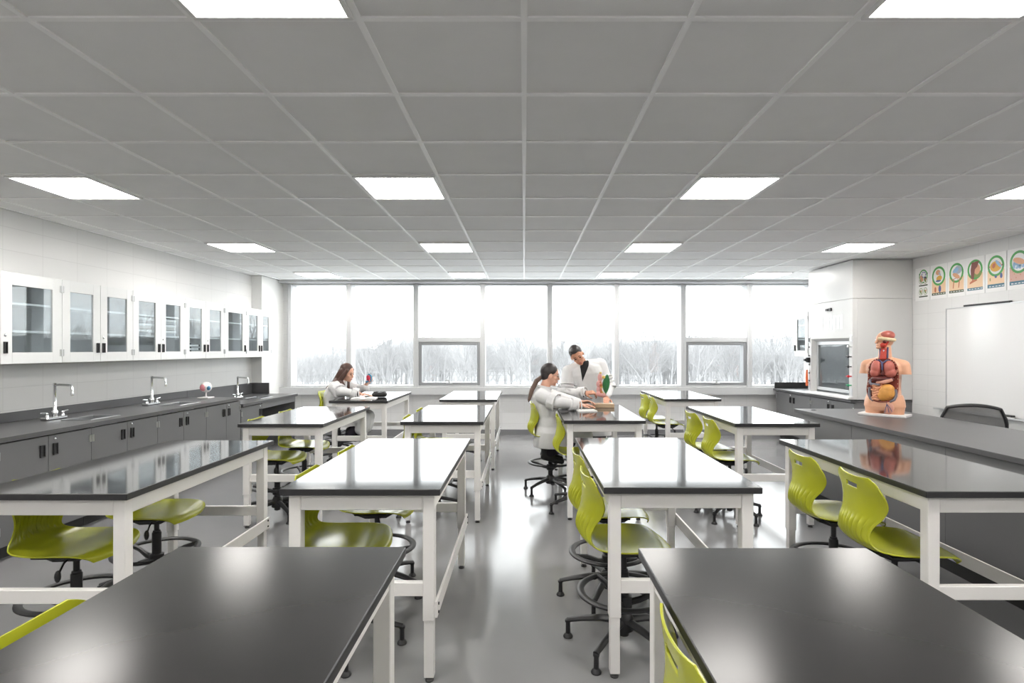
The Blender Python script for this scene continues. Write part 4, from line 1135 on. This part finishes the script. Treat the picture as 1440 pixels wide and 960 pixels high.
def hand(mb, wrist, d, n, curl=(.5, .5, .55, .6), thumb=.5, side=1, sc_=1.0):
    """d: along the fingers, n: out of the palm, side: thumb side along d x n"""
    d = Vector(d).normalized(); n = Vector(n); n = (n - d*n.dot(d)).normalized(); s_ = d.cross(n)*side; w = Vector(wrist)
    L = [.038, .042, .039, .031]; off = [.027, .009, -.009, -.026]; kn = [.078, .082, .078, .070]
    mb.cone(w - d*.02, .022*sc_, w + d*.015, .021*sc_, 12)
    for i in range(4):
        k = w + d*kn[i]*sc_ + s_*off[i]*sc_
        mb.cone(w + d*.012 + s_*off[i]*.6*sc_, .0145*sc_, k, .0115*sc_, 10)
        p = k; a = 0
        for j, f in enumerate((1, .72, .55)):
            a += curl[i]*(1 if j else .7)
            q = p + (d*math.cos(a) + n*math.sin(a))*L[i]*f*sc_
            mb.cone(p, (.0095-.001*j)*sc_, q, (.0088-.001*j)*sc_, 8); p = q
    b0 = w + d*.022*sc_ + s_*.020*sc_; b1 = b0 + (d*.55 + s_*.75 + n*.25).normalized()*.036*sc_
    b2 = b1 + (d*.85 + s_*(.5-thumb*.6) + n*thumb).normalized()*.030*sc_; b3 = b2 + (d*.9 + s_*(.2-thumb*.8) + n*thumb*1.2).normalized()*.024*sc_
    mb.cone(b0, .014*sc_, b1, .0115*sc_, 8).cone(b1, .0105*sc_, b2, .0095*sc_, 8).cone(b2, .0095*sc_, b3, .0075*sc_, 8)
def ringv(c, side, front, a, b, n=24, p=2.4):
    c = Vector(c); o = []
    for k in range(n):
        q = 2*PI*k/n; x, y = math.cos(q), math.sin(q)
        o.append(c + Vector(side)*(a*math.copysign(abs(x)**(2/p), x)) + Vector(front)*(b*math.copysign(abs(y)**(2/p), y)))
    return o
def euler(yaw, pitch=0, roll=0):
    return Matrix.Rotation(R(yaw), 3, 'Z') @ Matrix.Rotation(R(pitch), 3, 'Y') @ Matrix.Rotation(R(roll), 3, 'X')
def chain(mb, pts, rs, n=16):
    for i in range(len(pts)-1): mb.cone(pts[i], rs[i], pts[i+1], rs[i+1], n)
def boots(mb, ankle, toe, h=.16):
    a = Vector(ankle); t_ = Vector(toe); d = (t_-a); 
    mb.cone(a + Vector((0, 0, h)), .052, a, .046, 14).cone(a - d*.12 + Vector((0, 0, -.035)), .036, t_ + Vector((0, 0, .0)), .030, 14).cone(a, .046, a + d*.55 + Vector((0, 0, -.02)), .036, 14)

def creases(mb, pts, r):
    """raised folds on a sleeve near the elbow"""
    a, b_ = Vector(pts[0]), Vector(pts[1]); d = (b_-a)
    for k in range(5):
        f = .62 + k*.10; c = a + d*f; u = d.normalized().orthogonal(); w_ = d.normalized().cross(u)
        mb.tube([c + (u*math.cos(q) + w_*math.sin(q))*(r*1.0) + d*.05*math.sin(q*1.0+k) for q in [j*2*PI/12 for j in range(12)]], .010, 6, closed=True)

# ---- student with long brown hair, seated by the windows, facing +x
rt_ = Vector((-2.56, 7.52, 0)); t = empty('person', rt_); L_ = lambda x, y, z: Vector((x, y, z)) - rt_
Rm = euler(-14, 16, 4); hc = L_(-2.385, 7.50, 1.215)
b = MB(); P = head(b, hc, Rm)
shR, shL = L_(-2.515, 7.355, 1.035), L_(-2.50, 7.675, 1.045)
elR, wrR = L_(-2.40, 7.25, .985), L_(-2.165, 7.29, .953)
elL, wrL = L_(-2.285, 7.70, .982), L_(-2.155, 7.585, 1.045)
hip = L_(-2.62, 7.52, .70); chest = L_(-2.535, 7.515, .98); neck = L_(-2.465, 7.51, 1.10)
chain(b, [hip, chest, neck, P(-.02, 0, -.05)], [.12, .11, .055, .05])
chain(b, [shR, elR, wrR], [.050, .042, .027]); chain(b, [shL, elL, wrL], [.050, .042, .027]); chain(b, [shR, neck - Vector((0, 0, .03)), shL], [.04, .045, .04])
hand(b, wrR, (1, .10, -.05), (0, 0, -1), (.15, .15, .2, .25), .2, -1)
hand(b, wrL, (.35, -.25, .9), (.9, -.3, -.35), (.6, .65, .7, .7), .6, 1)
kn, an = [L_(-2.16, y, .615) for y in (7.42, 7.62)], [L_(-2.33, y, .40) for y in (7.42, 7.62)]
for i in (0, 1): chain(b, [hip + Vector((0, (-.09, .09)[i], .0)), kn[i], an[i]], [.09, .06, .04])
fuse(b, 'body', SKIN['f'], .005, 4, t)
face_parts(P, Rm, t)
c = MB()
sd, fr = Vector((0, 1, 0)), Vector((1, 0, 0))
c.loft([ringv(L_(-2.45, 7.52, .52), sd, fr, .27, .26), ringv(L_(-2.47, 7.52, .62), sd, fr, .25, .25), ringv(L_(-2.55, 7.52, .72), sd, fr, .20, .17), ringv(L_(-2.585, 7.52, .82), sd, fr, .175, .125), ringv(L_(-2.56, 7.515, .94), sd, fr, .19, .125),
        ringv(L_(-2.525, 7.515, 1.03), sd, fr, .195, .115), ringv(L_(-2.485, 7.51, 1.09), sd, fr, .12, .085), ringv(L_(-2.465, 7.51, 1.12), sd, fr, .07, .065)])
chain(c, [shR, elR, wrR - Vector((.035, 0, 0))], [.078, .066, .044]); chain(c, [shL, elL, wrL - Vector((.01, 0, .03))], [.078, .064, .044])
chain(c, [shR, neck - Vector((.005, 0, .04)), shL], [.070, .072, .070])
creases(c, [shR, elR], .066); creases(c, [elR, wrR], .048)
for i in (0, 1): chain(c, [hip + Vector((.06, (-.10, .10)[i], -.03)), kn[i] + Vector((.015, 0, .0)), kn[i] + Vector((-.01, 0, -.13))], [.112, .098, .095])
fuse(c, 'lab_coat', M['coat'], .007, 5, t)
h = MB()
h.ell(P(-.024, 0, .046), (.094, .082, .090), 20, 14, Rm)
h.ell(P(-.055, 0, -.03), (.062, .080, .10), 18, 12, Rm)
for s_ in (-1, 1):
    base = P(.028, s_*.066, .05); yo = s_*.075
    chain(h, [base, P(-.002, s_*.082, -.03), P(-.03, s_*.085, -.11), L_(-2.42+.01, 7.50+s_*.10, 1.06), L_(-2.395, 7.50+s_*.105, .985)], [.024, .03, .034, .03, .012], 12)
    chain(h, [P(-.05, s_*.05, .02), P(-.09, s_*.06, -.10), L_(-2.53, 7.51+s_*.08, 1.09), L_(-2.63, 7.51+s_*.09, 1.02)], [.05, .045, .04, .016], 12)
fuse(h, 'hair', HAIR['brown'], .006, 3, t)
q = MB(); chain(q, [wrR - Vector((.05, 0, 0)), wrR - Vector((.028, 0, 0))], [.047, .040]); q.build('dark_cuff', M['shirt'], t)
q = MB()
for i in (0, 1): chain(q, [hip + Vector((.12, (-.09, .09)[i], -.02)), kn[i], an[i]], [.095, .075, .058])
fuse(q, 'trousers', M['trouser'], .007, 4, t)
for i in (0, 1):
    q = MB(); boots(q, an[i] + Vector((0, 0, -.02)), an[i] + Vector((.15, 0, -.065)), .07); fuse(q, 'boot', M['boot'], .006, 3, t)
tag(t, 'person with long brown hair in a white lab coat, seated, holding a heart model', 'person', 'people in lab coats')

# ---- student with a ponytail, seated at the table with the model, facing +x
rt_ = Vector((.22, 6.0, 0)); t = empty('person', rt_); L_ = lambda x, y, z: Vector((x, y, z)) - rt_
Rm = euler(6, 10, 0); hc = L_(.285, 6.0, 1.255)
b = MB(); P = head(b, hc, Rm)
shR, shL = L_(.185, 5.835, 1.045), L_(.215, 6.165, 1.045)
elR, wrR = L_(.335, 5.74, .988), L_(.575, 5.79, .956)
elL, wrL = L_(.42, 6.19, .988), L_(.615, 6.03, .962)
hip = L_(.23, 6.0, .70); chest = L_(.20, 6.0, .97); neck = L_(.215, 6.0, 1.10)
chain(b, [hip, chest, neck, P(-.025, 0, -.05)], [.12, .11, .055, .05])
chain(b, [shR, elR, wrR], [.050, .042, .027]); chain(b, [shL, elL, wrL], [.050, .042, .027]); chain(b, [shR, neck - Vector((0, 0, .03)), shL], [.04, .045, .04])
hand(b, wrR, (1, .2, -.04), (0, 0, -1), (.2, .2, .25, .3), .2, -1)
hand(b, wrL, (.9, -.15, .12), (0, -.4, -1), (.35, .4, .45, .5), .3, 1)
kn, an = [L_(.62, y, .615) for y in (5.92, 6.10)], [L_(.27, y, .44) for y in (5.91, 6.07)]
for i in (0, 1): chain(b, [hip + Vector((0, (-.09, .09)[i], 0)), kn[i], an[i]], [.09, .06, .04])
fuse(b, 'body', SKIN['f'], .005, 4, t)
face_parts(P, Rm, t)
c = MB()
c.loft([ringv(L_(.31, 5.99, .50), sd, fr, .25, .215), ringv(L_(.315, 6.0, .665), sd, fr, .255, .20), ringv(L_(.265, 6.0, .72), sd, fr, .20, .14), ringv(L_(.228, 6.0, .82), sd, fr, .175, .115), ringv(L_(.21, 6.0, .94), sd, fr, .185, .115),
        ringv(L_(.19, 6.0, 1.03), sd, fr, .19, .108), ringv(L_(.205, 6.0, 1.09), sd, fr, .12, .085), ringv(L_(.215, 6.0, 1.125), sd, fr, .072, .068)])
chain(c, [shR, elR, wrR - Vector((.03, 0, 0))], [.076, .066, .044]); chain(c, [shL, elL, wrL - Vector((.03, -.02, 0))], [.076, .066, .044])
chain(c, [shR, neck - Vector((.005, 0, .04)), shL], [.070, .072, .070])
creases(c, [shR, elR], .066); creases(c, [elR, wrR], .047)
c.tube([L_(.215+.075*math.cos(k), 6.0+.08*math.sin(k), 1.13+.015*math.cos(k+PI)) for k in [j*2*PI/16 for j in range(16)]], .016, 8, closed=True)
for i in (0, 1): chain(c, [hip + Vector((.06, (-.10, .10)[i], -.03)), kn[i] + Vector((.015, 0, .0)), kn[i] + Vector((-.01, 0, -.13))], [.112, .098, .095])
fuse(c, 'lab_coat', M['coat'], .007, 5, t)
h = MB()
h.ell(P(-.024, 0, .042), (.097, .080, .090), 20, 14, Rm).ell(P(-.055, 0, .005), (.055, .070, .075), 16, 10, Rm)
fuse(h, 'hair', HAIR['dark'], .005, 3, t)
h = MB(); chain(h, [P(-.095, 0, -.035), P(-.14, -.01, -.085), L_(.085, 5.97, 1.10), L_(.055, 5.96, 1.0), L_(.05, 5.96, .975)], [.022, .028, .027, .018, .008], 12)
fuse(h, 'ponytail', HAIR['tail'], .004, 2, t)
gl = MB()
for s_ in (-1, 1):
    cc = P(.092, s_*.033, .002); gl.tube([cc + Rm @ Vector((0, .024*math.cos(k), .019*math.sin(k))) for k in [j*2*PI/14 for j in range(14)]], .0016, 6, closed=True)
    gl.tube([P(.092, s_*.057, .008), P(.05, s_*.074, .008), P(0, s_*.082, .006)], .0016, 6)
gl.tube([P(.094, -.009, .006), P(.098, 0, .008), P(.094, .009, .006)], .0016, 6)
gl.build('glasses_frame', M['clear'], t)
q = MB()
for i in (0, 1): chain(q, [hip + Vector((.12, (-.09, .09)[i], -.02)), kn[i], an[i]], [.095, .072, .056])
fuse(q, 'trousers', M['trouser'], .007, 4, t)
for i in (0, 1):
    q = MB(); boots(q, an[i] + Vector((-.04, 0, -.02)), an[i] + Vector((.13, 0, -.095)), .10); fuse(q, 'boot', M['boot'], .006, 3, t)
tag(t, 'person with a dark ponytail and glasses in a white lab coat, seated writing', 'person', 'people in lab coats')

# ---- standing man leaning over the model, facing -y
rt_ = Vector((.80, 6.74, 0)); t = empty('person', rt_); L_ = lambda x, y, z: Vector((x, y, z)) - rt_
hc = L_(.625, 6.55, 1.462)
yaw = -100
Rm = Matrix.Rotation(R(-27), 3, 'Y') @ euler(yaw, 26, 0)
b = MB(); P = head(b, hc, Rm)
shR, shL = L_(.535, 6.66, 1.265), L_(.915, 6.70, 1.345)
elR, wrR = L_(.495, 6.58, 1.005), L_(.715, 6.43, 1.030)
elL, wrL = L_(1.00, 6.62, 1.085), L_(.935, 6.335, .985)
hip = L_(.80, 6.75, .90); waist = L_(.785, 6.73, 1.05); chest = L_(.745, 6.68, 1.24); neck = L_(.70, 6.635, 1.365)
chain(b, [hip, waist, chest, neck, P(-.02, 0, -.05)], [.105, .10, .095, .055, .055])
chain(b, [shR, elR, wrR], [.058, .048, .031]); chain(b, [shL, elL, wrL], [.058, .048, .031]); chain(b, [shR, neck - Vector((0, 0, .03)), shL], [.045, .05, .045])
hand(b, wrR, (.75, -.62, .12), (.35, .3, -.8), (.05, .9, 1.0, 1.0), .7, -1, 1.08)
hand(b, wrL, (-.15, -.85, -.30), (-.05, .1, -1), (.25, .25, .3, .3), .2, 1, 1.08)
ft = [L_(.70, 6.78, .09), L_(.91, 6.78, .09)]
for i in (0, 1): chain(b, [L_((.71, .90)[i], 6.75, .86), L_((.70, .91)[i], 6.74, .48), ft[i]], [.095, .062, .042])
fuse(b, 'body', SKIN['m'], .005, 4, t)
face_parts(P, Rm, t)
sdm = Vector((1, 0, .16)).normalized(); frm = Vector((0, -1, 0))
q = MB(); q.loft([ringv(hip, Vector((1, 0, 0)), frm, .165, .125), ringv(chest, sdm, frm, .185, .125), ringv(L_(.715, 6.65, 1.33), sdm, frm, .12, .09), ringv(neck + Vector((-.004, 0, .03)), sdm, frm, .066, .066)]); fuse(q, 'shirt', M['shirt'], .006, 4, t)
c = MB()
c.loft([ringv(L_(.82, 6.75, .50), Vector((1, 0, 0)), frm, .25, .16), ringv(L_(.81, 6.75, .75), Vector((1, 0, 0)), frm, .225, .155), ringv(L_(.80, 6.745, .95), Vector((1, 0, 0)), frm, .205, .148), ringv(L_(.775, 6.715, 1.10), sdm, frm, .205, .145),
        ringv(L_(.745, 6.68, 1.24), sdm, frm, .215, .145), ringv(L_(.725, 6.66, 1.315), sdm, frm, .185, .118), ringv(L_(.712, 6.648, 1.355), sdm, frm, .105, .09), ringv(L_(.705, 6.64, 1.385), sdm, frm, .085, .082)])
chain(c, [shR, elR, wrR - Vector((.03, -.02, 0))], [.085, .073, .050]); chain(c, [shL, elL, wrL + Vector((.01, .03, .012))], [.085, .073, .050])
chain(c, [shR, neck - Vector((0, -.01, .035)), shL], [.078, .085, .078])
creases(c, [shR, elR], .073); creases(c, [elR, wrR], .055); creases(c, [shL, elL], .073)
vc = MB(); cN = neck + Vector((0, 0, .0))
def fp(u, v): return (neck.x + .012 + u*sdm.x - v*.16, neck.z + u*sdm.z - v)
vc.prism([fp(-.042, -.05), fp(.050, -.05), fp(.056, .03), fp(.010, .215), fp(-.048, .03)], neck.y - .6, neck.y - .035, 1)
fuse(c, 'lab_coat', M['coat'], .007, 5, t, [vc])
cb = BVHTree.FromPolygons([v.co.copy() for v in t.children[-1].data.vertices], [tuple(p.vertices) for p in t.children[-1].data.polygons])
lm = MB()
for s_ in (-1, 1):
    pts = []
    for (u, v) in ((.056, .02), (.092, .055), (.075, .075), (.085, .085), (.012, .235), (.006, .215)):
        x, z = fp(s_*u + (.004 if s_ > 0 else 0), v); hq = cb.ray_cast(Vector((x, -3, z)), Vector((0, 1, 0))); y = (hq[0].y if hq[0] is not None else -.13) - .004
        pts.append(Vector((x, max(y, -.30), z)))
    n_ = len(pts); lm.add(pts + [p + Vector((0, -.006, 0)) for p in pts], [tuple(range(n_)), tuple(range(2*n_-1, n_-1, -1))] + [(k, (k+1) % n_, n_+(k+1) % n_, n_+k) for k in range(n_)])
lm.build('lapel', M['coat'], t)
h = MB(); h.ell(P(-.022, 0, .044), (.094, .078, .086), 20, 14, Rm).ell(P(-.055, 0, .0), (.050, .066, .06), 16, 10, Rm).ell(P(.025, 0, .095), (.055, .055, .034), 14, 10, Rm)
fuse(h, 'hair', HAIR['dark'], .005, 3, t)
q = MB()
for i in (0, 1): chain(q, [L_((.71, .90)[i], 6.75, .86), L_((.70, .91)[i], 6.74, .48), ft[i] + Vector((0, 0, .01))], [.105, .085, .072])
fuse(q, 'trousers', M['trouser'], .007, 4, t)
for i in (0, 1):
    q = MB(); q.cone(ft[i] + Vector((0, .03, -.045)), .040, ft[i] + Vector((0, -.17, -.055)), .034, 14).cone(ft[i], .048, ft[i] + Vector((0, -.07, -.04)), .042, 14); fuse(q, 'shoe', M['boot'], .006, 3, t)
q = MB(); q.cone(wrR - Vector((.022, -.016, .006)), .046, wrR - Vector((.008, -.006, .002)), .036, 14); q.build('dark_cuff', M['shirt'], t)
tag(t, 'standing person with short dark hair, white lab coat over a black top, pointing', 'person', 'people in lab coats')

# ------------------------------------------------------------------ things on the tables
# heart model on a rod
M['mheart'] = pbr('heart_red', lin(190, 45, 70), .35, noise=.12, nscale=50)
t = empty('heart_model', (-2.105, 7.545, .9005))
q = MB().ell((0, 0, .235), (.034, .030, .040), 18, 12).ell((-.012, 0, .262), (.024, .024, .022), 14, 10); fuse(q, 'ventricles', M['mheart'], .0035, 2, t)
MB().tube([(.02, -.012, .20), (.036, -.012, .235), (.03, -.005, .275), (.0, 0, .297), (-.018, 0, .275)], .012, 10).tube([(-.035, -.01, .19), (-.02, -.018, .20), (.0, -.02, .205)], .012, 10).build('blue_vessels', M['bluem'], t)
MB().lathe([(.0045, .016), (.0045, .21)], 10).build('rod', M['eyewhite'], t)
MB().box(-.05, -.05, 0, .05, .05, .016, .004).build('base_plate', M['eyewhite'], t)
tag(t, 'red and blue heart model on a white stand held by the long-haired student', 'anatomical model')
# open book
t = empty('open_book', (-2.06, 7.17, .9005), R(6))
for s_ in (-1, 1):
    q = MB(); n = 10; V = []
    for i in range(n+1):
        x = s_*.15*i/n; z = .004 + .014*math.sin(min(1, i/n*1.3)*PI*.75)*(1-.25*i/n)
        V.append((x, z))
    poly = [(x, .003) for x, z in V] + [(x, z) for x, z in reversed(V)]
    q.prism(poly, -.105, .105, 1); q.build('pages', M['paper'], t)
MB().box(-.155, -.11, 0, .155, .11, .0028, .001).build('cover', M['eyewhite'], t)
tag(t, 'open white book lying before the long-haired student by the windows', 'book')
t = empty('pencil_pouch', (-1.93, 7.38, .9005), R(12))
q = MB().cone((-.055, 0, .034), .034, (.075, 0, .034), .034, 16).ell((-.03, 0, .045), (.05, .036, .028), 14, 10).ell((.07, .02, .04), (.04, .035, .036), 14, 10); 
o = fuse(q, 'pouch_body', M['boot'], .004, 4, t, [MB().box(-.3, -.3, -.2, .3, .3, .0)])
MB().tube([(-.07, -.012, .067), (-.02, -.014, .075), (.05, -.010, .072)], .003, 6).build('zipper', M['bolt'], t)
tag(t, 'soft black pouch lying on the table beside the open book', 'pouch')
# notebook under the seated student's hand
t = empty('notebook', (.64, 5.72, .9005), R(8))
MB().box(-.10, -.075, 0, .10, .075, .003, .001).build('cover', M['eyewhite'], t); MB().box(-.097, -.072, .0032, .097, .072, .012, .001).build('pages', M['paper'], t)
tag(t, 'small white notebook under the ponytailed student\'s hand', 'notebook')
# botanical model on a wooden base
M['wood'] = pbr('pale_wood', lin(190, 165, 135), .5, noise=.12, nscale=12, stretch=(1, 8, 8))
M['petal'] = pbr('petal_pink', lin(222, 165, 160), .4, noise=.1, nscale=60); M['leafg'] = pbr('leaf_green', lin(60, 130, 80), .35, noise=.2, nscale=60); M['yel'] = pbr('pollen_yellow', lin(222, 190, 105), .45, noise=.1, nscale=60); M['rust'] = pbr('model_rust', lin(190, 110, 70), .4, noise=.1)
t = empty('botanical_model', (.862, 6.09, .9005))
MB().box(-.118, -.06, 0, .118, .06, .042, .003).build('wooden_base', M['wood'], t)
MB().lathe([(.012, .042), (.006, .05), (.005, .13)], 12).build('rod', M['steel'], t)
q = MB()
for (x, y, z, a_, b_, c_) in ((-.028, 0, .325, .020, .022, .045), (-.035, 0, .255, .026, .026, .038), (-.030, -.005, .15, .034, .026, .032), (.0, -.005, .135, .030, .024, .026), (-.045, 0, .19, .016, .02, .04)): q.ell((x*1.1, y, z), (a_*1.3, b_*1.1, c_*1.08), 14, 10)
q.cone((-.02, 0, .13), .016, (-.03, 0, .34), .012)
fuse(q, 'petals', M['petal'], .0035, 3, t)
MB().ell((-.024, -.030, .245), (.016, .010, .020), 12, 8).ell((-.024, -.031, .185), (.010, .012, .030), 12, 8).ell((-.03, -.02, .275), (.010, .010, .010), 10, 8).build('ovary', M['rust'], t)
MB().ell((.008, -.008, .33), (.022, .018, .018), 12, 8).ell((-.025, 0, .375), (.014, .012, .012), 10, 8).ell((-.018, -.028, .225), (.014, .008, .012), 10, 8).ell((-.01, -.02, .165), (.012, .010, .012), 10, 8).build('stamens', M['yel'], t)
V = []; N1, N2 = 10, 16
for j in range(N2+1):
    v = j/N2; w_ = .040*math.sin(PI*min(1, v*.93+.05))**.7
    for i in range(N1+1):
        u = -1+2*i/N1; V.append((.034 + u*w_ + .012*v*v, -.022 + .020*u*u + .012*math.cos(v*3), .145 + .205*v + .012*abs(u)))
mb = MB().add(V, [(j*(N1+1)+i, j*(N1+1)+i+1, (j+1)*(N1+1)+i+1, (j+1)*(N1+1)+i) for j in range(N2) for i in range(N1)])
lo = mb.build('leaf', M['leafg'], t); md = lo.modifiers.new('thick', 'SOLIDIFY'); md.thickness = .008
MB().tube([(.030, -.018, .14), (.036, -.020, .24), (.048, -.030, .35)], .004, 6).build('leaf_rib', M['leafg'], lo)
tag(t, 'pink and green botanical model on a wooden base between the two students', 'botanical model')
